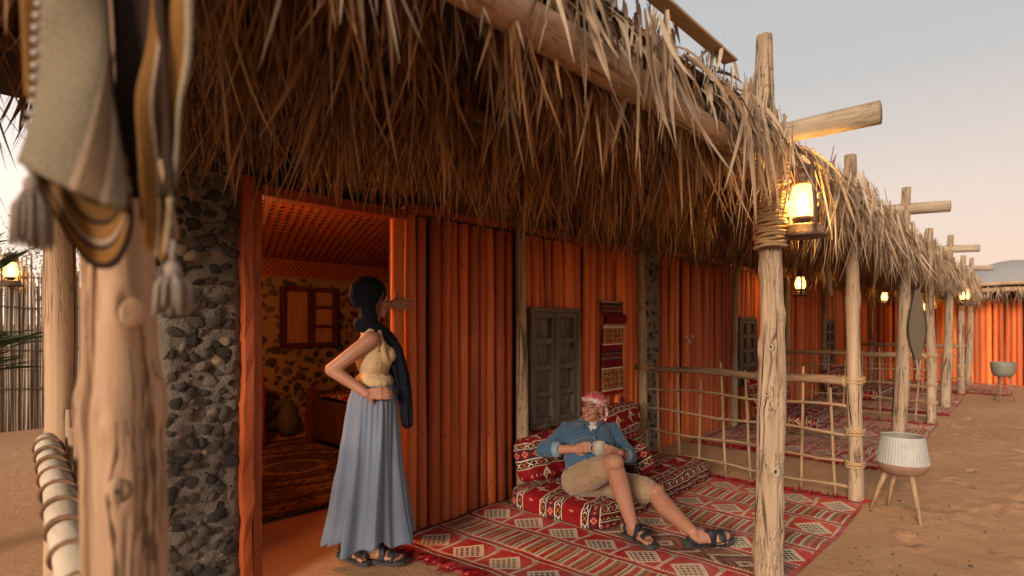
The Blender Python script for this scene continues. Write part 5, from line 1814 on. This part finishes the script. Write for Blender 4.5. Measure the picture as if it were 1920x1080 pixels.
def head_shape(mb, c, Mh, s=1.0, female=False):
    def L(x, y, z): return Vector(c) + Mh @ (Vector((x, y, z)) * s)
    def E(x, y, z, a, b, d): mb.ell(L(x, y, z), (a * s, b * s, d * s), Mh, 18, 12)
    E(-.012, 0, .030, .094, .074, .090)
    E(.030, 0, -.010, .058, .060, .085)
    E(.036, 0, -.056, .048, .049 if female else .056, .050)
    E(.066, 0, -.090, .020, .022, .018)                       # chin
    E(.074, 0, .030, .016, .052, .016)                        # brow ridge
    for sy in (1, -1):
        E(.060, sy * .036, -.022, .026, .022, .024)           # cheeks
        E(-.008, sy * .074, -.012, .022, .010, .032)          # ears
    mb.cap(L(.084, 0, .018), L(.108, 0, -.022), .0085 * s, .0125 * s, 10)
    for sy in (1, -1): E(.096, sy * .011, -.026, .011, .009, .008)
    E(.084, 0, -.056, .014, .024, .012)                       # mouth mound
    return L

def face_parts(parent, L, Mh, s, lip, smile, female=False, teeth=True):
    mb = MB()
    for sy in (1, -1): mb.ell(L(.082, sy * .031, .004), (.009 * s, .013 * s, .0042 * s), Mh, 10, 7)
    mb.build("eyes", M['eye'], parent, smooth=True)
    mb = MB()
    for sy in (1, -1):
        mb.tube([L(.093, sy * .014, .022), L(.090, sy * .034, .029), L(.076, sy * .052, .022)], [.0042 * s, .004 * s, .002 * s], 7)
    mb.build("eyebrows", M['brow'], parent, smooth=True)
    mb = MB()
    w = .030 if smile else .022
    up = .010 if smile else .003
    mb.tube([L(.080, -w, -.055 + up), L(.097, -w * .5, -.054), L(.101, 0, -.053), L(.097, w * .5, -.054), L(.080, w, -.055 + up)], [.002 * s, .0045 * s, .005 * s, .0045 * s, .002 * s], 8)
    mb.tube([L(.080, -w, -.057 + up), L(.095, -w * .5, -.064), L(.098, 0, -.067), L(.095, w * .5, -.064), L(.080, w, -.057 + up)], [.002 * s, .0048 * s, .0058 * s, .0048 * s, .002 * s], 8)
    mb.build("lips", lip, parent, smooth=True)
    if teeth:
        mb = MB()
        mb.tube([L(.084, -w * .8, -.057 + up * .6), L(.0965, 0, -.0595), L(.084, w * .8, -.057 + up * .6)], [.0025 * s, .0046 * s, .0025 * s], 8)
        mb.build("teeth", M['teeth'], parent, smooth=True)

def hand_shape(mb, wrist, knuckle, palm, right, curl=(.5, .6, .5), spread=.06, thumb=(.5, .75, .35), s=1.0):
    """palm from wrist to knuckles, four fingers bent towards the palm side, thumb from the edge of the palm"""
    w, k = Vector(wrist), Vector(knuckle)
    d = (k - w).normalized()
    p = Vector(palm); p = (p - d * p.dot(d)).normalized()
    sd = p.cross(d) * (1 if right else -1)            # towards the thumb
    wid = .021 * s
    for q in (-1.35, -.45, .45, 1.35):
        mb.cap(w + sd * q * wid * .55 + d * .012, k + sd * q * wid, .0155 * s, .0125 * s, 10)
    lens = {1.35: (.040, .024, .020), .45: (.044, .028, .021), -.45: (.041, .026, .020), -1.35: (.032, .020, .018)}
    for i, (q, (a, b, c)) in enumerate(lens.items()):
        pos = k + sd * q * wid
        ang = 0
        fd0 = (d + sd * q * spread).normalized()
        for seg, ln, r0, r1 in ((0, a, .0098, .0092), (1, b, .0090, .0084), (2, c, .0083, .0070)):
            ang += curl[seg] * (1 + .10 * (i - 1.5) * .5)
            fd = fd0 * math.cos(ang) + p * math.sin(ang)
            e = pos + fd * ln * s
            mb.cap(pos, e, r0 * s, r1 * s, 9, 3)
            pos = e
    t0 = w + d * .026 * s + sd * wid * 1.5 + p * .006
    t1 = t0 + (d * thumb[0] + sd * thumb[1] + p * thumb[2]).normalized() * .040 * s
    t2 = t1 + (d * (thumb[0] + .5) + sd * thumb[1] * .4 + p * thumb[2] * 1.3).normalized() * .030 * s
    mb.cap(w + d * .012 + sd * wid * .7, t0, .015 * s, .0135 * s, 9, 3)
    mb.cap(t0, t1, .0135 * s, .0112 * s, 9, 3); mb.cap(t1, t2, .0108 * s, .0085 * s, 9, 3)

def foot_shape(mb, heel, toe, ankle, up, left_side, s=1.0):
    """heel and toe are points on the sole; left_side points to the little-toe side"""
    h, t, u = Vector(heel), Vector(toe), Vector(up).normalized()
    d = (t - h).normalized(); L_ = (t - h).length; o = Vector(left_side).normalized()
    mb.cap(h + d * .03 + u * .032, Vector(ankle), .031 * s, .036 * s, 12)
    mb.cap(h + d * .03 + u * .030, h + d * L_ * .66 + u * .026, .030 * s, .030 * s, 12)
    mb.cap(Vector(ankle) - u * .012, h + d * L_ * .68 + u * .030, .034 * s, .024 * s, 12)
    for q in (-.022, 0, .022):
        mb.cap(h + d * L_ * .45 + o * q * .8 + u * .024, h + d * L_ * .74 + o * q * 1.3 + u * .020, .021 * s, .019 * s, 10)
    for i, (q, ln, r) in enumerate(((-.032, .99, .0125), (-.014, 1.0, .0098), (.002, .97, .0094), (.017, .93, .0090), (.031, .88, .0085))):
        mb.cap(h + d * L_ * .72 + o * q + u * .018, h + d * (L_ * ln - r) + o * q * 1.08 + u * (.011 + r * .3), r * 1.1 * s, r * s, 8, 3)

def sandal(parent, heel, toe, up, side, name="sandal", rim=.0, closed=False):
    h, t, u = Vector(heel), Vector(toe), Vector(up).normalized()
    d = (t - h).normalized(); L_ = (t - h).length; o = Vector(side).normalized()
    prof = [(-.035, .022), (-.018, .034), (.04, .037), (.10, .034), (.15, .039), (.19, .046), (.225, .045), (.25, .038), (.268, .022)]
    sc = (L_ + .03) / .28
    k = len(prof)
    mb = MB()
    top, bot = [], []
    outline = [(a * sc, b_) for a, b_ in prof] + [(a * sc, -b_) for a, b_ in reversed(prof)]
    vt = [h + d * a + o * b_ + u * .006 for a, b_ in outline]; vb = [h + d * a + o * b_ * .97 - u * .020 for a, b_ in outline]
    n = len(outline)
    mb.add(vt + vb, [tuple(range(n)), tuple(reversed(range(n, 2 * n)))] + [(i, n + i, n + (i + 1) % n, (i + 1) % n) for i in range(n)])
    root = mb.build(name, M['sole'], parent, bevel=.004)
    mb = MB()
    def strap(f, hgt, w, lean=0.0, hw=.043):
        pts = [h + d * (L_ * f + lean * math.cos(a)) + o * hw * math.cos(a) + u * (hgt * math.sin(a) + .004) for a in np.linspace(-.05, PI + .05, 13)]
        mb.tube(pts, w, 8, flat=.22, side=tuple(d))
    strap(.74, .050, .021); strap(.44, .088, .017, .02, .040); strap(.60, .064, .012, -.03, .042)
    pts = [h + d * (.045 * math.cos(a) - .012) * -1 + o * .040 * math.sin(a) + u * .055 for a in np.linspace(-PI * .6, PI * .6, 13)]
    mb.tube([h + d * .035 + o * .038 + u * .02, h + d * .01 + o * .036 + u * .052, h - d * .022 + u * .060, h + d * .01 - o * .036 + u * .052, h + d * .035 - o * .038 + u * .02], .013, 8, flat=.25, side=tuple(u))
    if closed:
        mb.sheet(lambda a, v: h + d * (L_ * (.02 + 1.0 * v)) + o * (.047 * math.cos(a * PI) * (1 - .55 * max(0, v - .75) / .25)) + u * (.003 + .032 * (abs(math.cos(a * PI)) > .80)), 20, 12)
    mb.build("straps", M['sandal'], root, smooth=True)
    return root

def ring(mb, c, axis, r, thick, n=16, flat=1.0):
    a = Vector(axis).normalized(); u = a.orthogonal().normalized(); w = a.cross(u)
    mb.tube([Vector(c) + (u * math.cos(q) + w * math.sin(q)) * r for q in np.linspace(0, 2 * PI, n + 1)], thick, 8, cap=False, flat=flat, side=tuple(a))

def wrinkle(o, amp, scale, seed):
    r = np.random.default_rng(seed)
    me = o.data
    n = len(me.vertices)
    co = np.empty(n * 3, dtype=np.float32); no = np.empty(n * 3, dtype=np.float32)
    me.vertices.foreach_get("co", co); me.vertices.foreach_get("normal", no)
    co = co.reshape(-1, 3); no = no.reshape(-1, 3)
    h = np.zeros(n)
    for k in range(9):
        d = r.normal(0, 1, 3); d /= np.linalg.norm(d)
        e = r.normal(0, 1, 3); e /= np.linalg.norm(e)
        f = scale * r.uniform(.5, 1.9)
        q = np.sin(co @ d * f + 1.6 * np.sin(co @ e * f * .45 + r.uniform(0, 6)) + r.uniform(0, 6))
        h += (1 - np.abs(q)) ** 2 * r.uniform(.4, 1)
    h = h / 9 - .18
    co = co + no * (h * amp * 3)[:, None]
    me.vertices.foreach_set("co", co.astype(np.float32).ravel()); me.update()

# ---------------------------------------------------------------- the seated man
man = empty("person", (3.40, 2.30, .19), "person sitting on the mattress in a blue shirt and red headcloth, holding a mug", "person")
S = RV.copy(); Fm = -FV
T = Vector((.30, .21, .355)).normalized()
Fm = (Fm - T * Fm.dot(T)).normalized(); S = Fm.cross(T) * 1; S = S if S.dot(RV) > 0 else -S
MT = Matrix((S, Fm, T)).transposed()
J = dict(pel=(3.385, 2.315, .295), bel=(3.48, 2.385, .40), che=(3.60, 2.47, .52), nck=(3.655, 2.495, .635), hd=(3.645, 2.47, .752),
         shR=(3.545, 2.625, .575), elR=(3.283, 2.659, .468), wrR=(3.326, 2.403, .505), knR=(3.318, 2.305, .533),
         shL=(3.775, 2.385, .565), elL=(3.76, 2.215, .40), wrL=(3.505, 2.150, .485), knL=(3.405, 2.165, .515),
         hpR=(3.32, 2.385, .29), hpL=(3.455, 2.255, .29), kR=(3.20, 2.007, .495), aR=(3.228, 1.885, .112), hR=(3.245, 1.935, .042), tR=(3.180, 1.715, .042),
         kL=(3.51, 1.885, .262), aL=(3.365, 1.548, .118), hL=(3.362, 1.562, .045), tL=(3.535, 1.375, .075))
J = {k: Vector(v) for k, v in J.items()}
def torso(mb, g=0.0):
    mb.ell(J['che'] + T * .01, (.178 + g, .108 + g, .165 + g), MT, 20, 14)
    mb.ell(J['bel'] + Fm * .015, (.168 + g, .130 + g, .15 + g), MT, 20, 14)
    mb.ell(J['pel'], (.172 + g, .125 + g, .115 + g), MT, 20, 14)
    for a in ('shR', 'shL'): mb.cap(J['che'] + T * .07, J[a], .075 + g, .058 + g)
Mh = basis(-FV * .82 - RV * .50 + UP * .20, UP + RV * .10)
mb = MB(); torso(mb)
Lh = head_shape(mb, J['hd'], Mh, 1.0)
mb.cap(J['nck'] - T * .03, J['hd'] - UP * .05 - Fm * .015, .062, .057)
for s_ in 'RL':
    mb.cap(J['sh' + s_], J['el' + s_], .052, .043); mb.cap(J['el' + s_], J['wr' + s_], .043, .029)
    mb.cap(J['hp' + s_], J['k' + s_], .092, .066)
    calf = J['k' + s_].lerp(J['a' + s_], .34) + (FV * .020 if s_ == 'R' else Vector((.012, .012, -.018)))
    mb.cap(J['k' + s_], calf, .060, .064); mb.cap(calf, J['a' + s_], .064, .038)
    mb.ell(J['k' + s_] + Vector((-.006, -.014, .004)), .060)
hand_shape(mb, J['wrR'], J['knR'], RV * .9 + FV * .35, True, (.75, 1.15, .8), .02, (.6, .55, .5))
hand_shape(mb, J['wrL'], J['knL'], FV * 1.0 - UP * .05, False, (.35, .55, .45), .06, (.5, .7, .4))
sideR = (J['tR'] - J['hR']).cross(UP).normalized()
foot_shape(mb, J['hR'], J['tR'], J['aR'], UP, -sideR)
upL = Vector((0, 0, 1)) * .75 - FV * .55
dL = (J['tL'] - J['hL']).normalized(); upL = (upL - dL * upL.dot(dL)).normalized(); sideL = dL.cross(upL)
foot_shape(mb, J['hL'], J['tL'], J['aL'], upL, sideL)
body = remeshed(mb, "body", M['skin_m'], .0046, 3, man)
face_parts(man, Lh, Mh, 1.0, M['lip_m'], True)
# shirt
mb = MB()
mb.ell(J['che'] + T * .005, (.195, .122, .165), MT, 20, 14)
mb.ell(J['bel'] + Fm * .018, (.188, .150, .165), MT, 20, 14)
mb.ell(J['pel'] + T * .035, (.192, .142, .10), MT, 20, 14)
for a, q in (('R', 1), ('L', 1)):
    mb.cap(J['che'] + T * .06, J['sh' + a], .085, .068)
    mid = J['sh' + a].lerp(J['el' + a], .5) - UP * .008
    mb.cap(J['sh' + a], mid, .070, .062); mb.cap(mid, J['el' + a], .062, .056)
    mb.cap(J['el' + a], J['el' + a].lerp(J['wr' + a], .42), .056, .050)
mb.cap(J['nck'] - T * .035 - Fm * .02, J['nck'] + T * .005 - Fm * .022, .074, .066)
mb.cap(J['hpL'] + RV * .06 + UP * .05, J['hpL'] + RV * .10 - FV * .12 - UP * .02, .05, .045, flat=.6)
shirt = remeshed(mb, "shirt", M['denim'], .0065, 5, man)
wrinkle(shirt, .014, 26, 5)
for a in 'RL':
    c = J['el' + a].lerp(J['wr' + a], .46)
    ax = (J['wr' + a] - J['el' + a]).normalized()
    mb = MB(); mb.tube([c - ax * .022, c - ax * .01, c + ax * .010, c + ax * .022], [.053, .056, .055, .051], 16, noise=.05)
    mb.build("rolled_cuff", M['denim_pale'], shirt, smooth=True)
from mathutils.bvhtree import BVHTree
def drape_on(target, root):
    """points pressed onto a garment's front, lifted a little"""
    bv = BVHTree.FromPolygons([v.co for v in target.data.vertices], [tuple(p.vertices) for p in target.data.polygons])
    rl_ = wloc(root)
    def f(origin, direction, lift):
        h = bv.ray_cast(Vector(origin) - rl_, Vector(direction))
        p = h[0] if h[0] is not None else Vector(origin) - rl_ + Vector(direction) * .25
        return p + rl_ - Vector(direction) * lift
    return f
on_shirt = drape_on(shirt, man)
VC = J['nck'] + T * .012
def chest_pt(sx, dz, lift): return on_shirt(VC + S * sx + T * dz + Fm * .35, -Fm, lift)
mb = MB()
mb.sheet(lambda u, v: chest_pt((u - .5) * 2 * .064 * (1 - v) ** .8, -.012 - .15 * v, .004 + .004 * (1 - v)), 8, 10)
mb.build("undershirt", M['tee'], man, smooth=True)
for sg in (1, -1):
    mb = MB()
    mb.sheet(lambda u, v: chest_pt(sg * (.062 * (1 - v * .62) + .040 * u * (1 - .35 * v) - .004), .012 - .10 * v - .012 * u, .013 - .004 * u), 5, 8)
    mb.build("collar", M['denim'], shirt, smooth=True, solid=.006)
mb = MB(); mb.sheet(lambda u, v: chest_pt(.006 + (u - .5) * .030, -.125 - .20 * v, .004), 3, 14)
mb.build("button_placket", M['denim'], shirt, smooth=True, solid=.004)
mb = MB()
for k in range(4): mb.ell(chest_pt(.006, -.15 - .05 * k, .008), .0045, None, 7, 5)
mb.build("buttons", M['denim_pale'], shirt, smooth=True)
mb = MB(); mb.sheet(lambda u, v: chest_pt(.062 + .075 * u, -.075 - .085 * v, .005), 6, 6)
mb.build("chest_pocket", M['denim'], shirt, smooth=True, solid=.006)
mb = MB(); mb.sheet(lambda u, v: chest_pt(-.062 - .075 * u, -.075 - .085 * v, .005), 6, 6)
mb.build("chest_pocket", M['denim'], shirt, smooth=True, solid=.006)
# shorts
mb = MB()
mb.ell(J['pel'], (.190, .142, .125), MT, 20, 14)
for a in 'RL':
    e = J['hp' + a].lerp(J['k' + a], .80 if a == 'R' else .84)
    m_ = J['hp' + a].lerp(J['k' + a], .45) - UP * .012
    mb.cap(J['hp' + a], m_, .112, .102); mb.cap(m_, e, .102, .092, h=2)
shorts = remeshed(mb, "shorts", M['khaki'], .0065, 4, man)
wrinkle(shorts, .009, 28, 9)
for a, off in (('R', -RV * .095 + UP * .02), ('L', RV * .09)):
    c = J['hp' + a].lerp(J['k' + a], .48) + off * .95
    ax = (J['k' + a] - J['hp' + a]).normalized()
    o_ = off.normalized(); v_ = ax.cross(o_).normalized()
    mb = MB(); mb.add([c + ax * q * .075 + v_ * w_ * .055 for q in (-1, 1) for w_ in (-1, 1)], [(0, 1, 3, 2)])
    mb.build("cargo_pocket", M['khaki'], shorts, solid=.014, bevel=.004)
# headcloth
Wc = MB()
def HL(x, y, z): return J['hd'] + Mh @ Vector((x, y, z))
Wc.ell(HL(-.016, 0, .056), (.104, .088, .078), Mh, 20, 12)
Wc.cap(HL(-.085, .055, .02), HL(-.10, .07, -.05), .026, .014, 8, 3)
hc = remeshed(Wc, "headcloth", M['headcloth'], .0045, 3, man)
wrinkle(hc, .0012, 40, 4)
Wc = MB()
for tilt, lift, rad in ((.016, .046, .0150), (-.012, .064, .0125)):
    for k in range(28):
        a0, a1 = 2 * PI * k / 28, 2 * PI * (k + 1) / 28
        f_ = lambda a: HL(-.014 + .099 * math.cos(a), .082 * math.sin(a), lift + tilt * math.cos(a + .6))
        Wc.cap(f_(a0), f_(a1), rad, rad, 8, 3)
Wc.cap(HL(-.085, .055, .04), HL(-.080, .088, -.03), .022, .013, 8, 3)
Wc.cap(HL(-.090, .045, .03), HL(-.105, .075, -.07), .020, .010, 8, 3)
fo = remeshed(Wc, "headcloth_fold", M['headfold'], .0042, 3, hc)
sandal(man, J['hR'], J['tR'], UP, sideR)
sandal(man, J['hL'], J['tL'], upL, sideL, closed=True)
mb = MB(); wc = J['wrL'].lerp(J['elL'], .12); ax = (J['wrL'] - J['elL'])
ring(mb, wc, ax, .031, .011, 18, .4)
fw = (-FV * .5 + UP * .8); fw = (fw - ax.normalized() * fw.dot(ax.normalized())).normalized()
mb.tube([wc + fw * .028, wc + fw * .042], [.020, .018], 14)
mb.build("wrist_watch", M['watch'], man, smooth=False)
# the mug in his hands
mug = empty("mug", (3.362, 2.225, .490), "pale enamel mug held in both of the seated man's hands", "mug")
mb = MB(); mb.lathe((3.362, 2.225, .490), [(.0, .002), (.036, .0), (.040, .004), (.0425, .04), (.0435, .083), (.0425, .085), (.040, .082), (.038, .02), (.0, .012)], 24)
mb.build("cup", M['white'], mug, smooth=True)
mb = MB(); hd_ = (-RV * .9 - FV * .2).normalized()
mb.tube([Vector((3.362, 2.225, .490)) + hd_ * (.040 + .028 * math.sin(a)) + UP * (.044 + .028 * math.cos(a)) for a in np.linspace(0, PI, 11)], .005, 8)
mb.build("handle", M['white'], mug, smooth=True)

# ---------------------------------------------------------------- the standing woman
wom = empty("person", (1.93, 2.87, 0), "person leaning in the doorway in a long blue grey skirt and navy headscarf", "person")
Fw = Vector((.859, -.504, 0)).normalized(); Rw = Vector((Fw.y, -Fw.x, 0))
MB_ = Matrix((Fw, -Rw, UP)).transposed()
K = dict(hd=(1.985, 2.895, 1.532), nck=(1.968, 2.905, 1.385), che=(1.985, 2.895, 1.20), wai=(1.985, 2.895, 1.04), hip=(1.965, 2.915, .90),
         shR=(1.895, 2.785, 1.305), elR=(1.728, 2.925, 1.135), wrR=(1.846, 2.762, 1.002), knR=(1.905, 2.712, 1.003),
         shL=(2.045, 3.035, 1.305), elL=(2.10, 3.16, 1.43), wrL=(2.225, 3.050, 1.520), knL=(2.292, 3.024, 1.520),
         kR=(1.96, 2.84, .50), aR=(1.925, 2.842, .105), hR=(1.905, 2.870, .034), tR=(2.030, 2.680, .034),
         kL=(1.93, 2.97, .50), aL=(1.872, 3.005, .105), hL=(1.862, 3.035, .034), tL=(1.890, 2.815, .034))
K = {k: Vector(v) for k, v in K.items()}
Mw = basis(Fw * .95 - Rw * .12 - UP * .10)
mb = MB()
mb.ell(K['che'] + UP * .02, (.098, .145, .16), MB_, 20, 14)
for q in (1, -1): mb.ell(K['che'] + Fw * .070 + Rw * q * .065 + UP * .012, (.044, .054, .056), MB_, 14, 10)
mb.ell(K['wai'], (.088, .118, .14), MB_, 18, 12); mb.ell(K['hip'], (.110, .160, .13), MB_, 18, 12)
Lw = head_shape(mb, K['hd'], Mw, .93, True)
mb.cap(K['nck'] - UP * .03, K['hd'] - UP * .05 - Fw * .01, .048, .046)
for a in 'RL':
    mb.cap(K['che'] + UP * .105, K['sh' + a], .060, .047)
    mb.cap(K['sh' + a], K['el' + a], .048, .039); mb.cap(K['el' + a], K['wr' + a], .040, .025)
    h_ = K['hip'] + Rw * (.085 if a == 'R' else -.085)
    mb.cap(h_, K['k' + a], .085, .055); calf = K['k' + a].lerp(K['a' + a], .3) - Fw * .015
    mb.cap(K['k' + a], calf, .050, .049); mb.cap(calf, K['a' + a], .049, .031)
hand_shape(mb, K['wrR'], K['knR'], -Rw + UP * -.1, True, (.35, .45, .3), .05, (.2, .8, .6), .92)
hand_shape(mb, K['wrL'], K['knL'], Vector((.1, 1, -.1)), False, (.15, .2, .2), .17, (.2, 1, .1), 1.0)
for a in 'RL':
    sd = (K['t' + a] - K['h' + a]).cross(UP).normalized() * (1 if a == 'R' else -1)
    foot_shape(mb, K['h' + a], K['t' + a], K['a' + a], UP, sd, .92)
remeshed(mb, "body", M['skin_w'], .0046, 3, wom)
face_parts(wom, Lw, Mw, .93, M['lip_w'], True, True, False)
# top
mb = MB()
mb.ell(K['che'] + UP * .010, (.112, .152, .155), MB_, 20, 14)
for q in (1, -1): mb.ell(K['che'] + Fw * .072 + Rw * q * .065 + UP * .008, (.056, .064, .066), MB_, 14, 10)
mb.ell(K['wai'] + UP * .012, (.120, .148, .062), MB_, 18, 12)
mb.cap(K['che'] + UP * .09 - Fw * .01, K['nck'] + Rw * .06 - UP * .045, .068, .050)
mb.cap(K['che'] + UP * .09 - Fw * .01, K['nck'] - Rw * .06 - UP * .045, .068, .050)
top = remeshed(mb, "top", M['top'], .006, 4, wom)
wrinkle(top, .006, 32, 12)
mb = MB()
st = K['nck'] + Rw * .105 - UP * .03 + Fw * .045
mb.tube([st, st + Rw * .03 + Fw * .012 - UP * .06, st + Rw * .04 + Fw * .02 - UP * .13, st + Rw * .042 + Fw * .035 - UP * .185], [.008, .011, .014, .018], 8, flat=.25, side=tuple(Fw))
mb.tube([st, st + Rw * .03 - Fw * .012 - UP * .05, st + Rw * .045 - Fw * .018 - UP * .12], [.008, .010, .013], 8, flat=.25, side=tuple(Fw))
mb.build("tie_strap", M['top'], top, smooth=True)
# skirt: a flared cloth with deep folds
mb = MB()
def skirt_f(u, v):
    a = 2 * PI * u
    z = 1.045 + (.150 - 1.045) * v
    flare = [(0, .112, .132), (.12, .142, .165), (.22, .150, .172), (.5, .172, .182), (.8, .212, .205), (1, .246, .222)]
    for (v0, a0, b0), (v1, a1, b1) in zip(flare, flare[1:]):
        if v0 <= v <= v1:
            q = (v - v0) / (v1 - v0); rx = a0 + (a1 - a0) * q; ry = b0 + (b1 - b0) * q; break
    f_ = v ** 1.1
    rdg = lambda q: 1.0 - 2.0 * abs(math.sin(q * .5)) ** .8
    fold = f_ * (.034 * rdg(9 * a + 1.6 * math.sin(1.3 * v + 2 * a) + .4) + .024 * rdg(5 * a + 2.1 + 1.2 * math.sin(a * 3)) + .007 * math.sin(19 * a + 1.0 - 2 * v + 1.5 * math.sin(2 * a))) + .003 * math.sin(30 * a) * (1 - v)
    c = K['wai'].lerp(Vector((1.928, 2.868, 0)), v); 
    k = 1 + fold / max(rx, .1)
    x, y = rx * math.cos(a) * k, ry * math.sin(a) * k
    hem = (.020 * math.sin(5 * a + 1) + .012 * math.sin(11 * a) - .030 * math.cos(a)*0) * max(0, v - .6) / .4
    return Vector((c.x, c.y, 0)) + Fw * x + Rw * y + UP * (z + hem)
mb.sheet(skirt_f, 260, 70)
mb.build("skirt", M['skirt'], wom, smooth=True, solid=.004)
mb = MB(); mb.tube([K['wai'] + UP * .0 + Fw * .113 * math.cos(a) + Rw * .134 * math.sin(a) for a in np.linspace(0, 2 * PI, 33)], .014, 8, cap=False, flat=.4, side=(0, 0, 1))
mb.build("waistband", M['skirt'], wom, smooth=True)
# scarf
mb = MB()
def WL(x, y, z): return K['hd'] + Mw @ Vector((x, y, z))
mb.ell(WL(-.040, 0, .034), (.112, .098, .108), Mw, 20, 14)
mb.cap(WL(-.045, 0, .02), K['nck'] - Fw * .005 + UP * .01, .078, .050)
mb.cap(WL(-.035, -.052, .0), K['nck'] + Rw * .055 - UP * .0 - Fw * .02, .040, .050)
mb.cap(WL(-.035, .052, .0), K['nck'] - Rw * .055 - UP * .0 - Fw * .02, .040, .050)
for k in range(12):
    a0, a1 = 2 * PI * k / 12, 2 * PI * (k + 1) / 12
    f_ = lambda a: K['nck'] + Fw * (.066 * math.cos(a) + .005) + Rw * .070 * math.sin(a) - UP * (.030 + .040 * math.cos(a))
    mb.cap(f_(a0), f_(a1), .042 + .006 * math.sin(3 * a0), .042 + .006 * math.sin(3 * a1), 10, 3)
mb.cap(WL(-.045, -.048, -.02), K['nck'] + Rw * .058 - Fw * .005 + UP * .005, .048, .050, 12)
mb.cap(K['nck'] + Rw * .058 - Fw * .005 + UP * .005, K['che'] + Fw * .098 + Rw * .060 + UP * .085, .050, .040, 12)
mb.cap(K['nck'] - Rw * .058 - Fw * .005 + UP * .005, K['che'] + Fw * .098 - Rw * .03 + UP * .085, .048, .040, 12)
tail = [K['nck'] + Fw * .075 + Rw * .045 - UP * .05, (2.050, 2.775, 1.24), (2.078, 2.750, 1.10), (2.098, 2.742, .95), (2.118, 2.748, .80)]
wd = [.046, .046, .046, .044, .034]
for i in range(4): mb.cap(tail[i], tail[i + 1], wd[i], wd[i + 1], 12, 4, .34, tuple(Fw))
mb.cap(K['nck'] + Fw * .085 - Rw * .03 - UP * .06, (2.12, 2.86, 1.12), .045, .050, 12, 4, .45, tuple(Fw)); mb.cap((2.12, 2.86, 1.12), (2.13, 2.80, .98), .050, .035, 12, 4, .45, tuple(Fw))
for j in range(5):                                             # hanging folds
    q = (j - 2) / 2
    pts_ = [Vector(tail[i]) + Fw * q * wd[i] * .75 + Rw * (.018 + .008 * math.sin(j * 2.1 + i)) for i in range(5)]
    for i in range(4): mb.cap(pts_[i], pts_[i + 1], .012 + .003 * math.sin(j), .011, 8, 3)
sc = remeshed(mb, "headscarf", M['navy'], .0055, 4, wom)
wrinkle(sc, .006, 42, 21)
mb = MB()
for q in range(5):
    o_ = .004 * q
    mb.tube([WL(.036 - o_, -.060 - .002 * q, .055), WL(.030 - o_, -.070, .0), WL(.024 - o_ * 1.3, -.068, -.06), WL(.018 - o_ * 1.6, -.066, -.12)], [.007, .009, .009, .004], 7)
mb.build("hair", M['hair_w'], wom, smooth=True)
for a in 'RL':
    sd = (K['t' + a] - K['h' + a]).cross(UP).normalized()
    sandal(wom, K['h' + a], K['t' + a], UP, sd)
mb = MB(); cc = Vector((2.118, 2.735, 1.30)); ring(mb, K['wrL'].lerp(K['elL'], .1), K['wrL'] - K['elL'], .026, .004); mb.build("bracelet", M['silver'], wom, smooth=True)
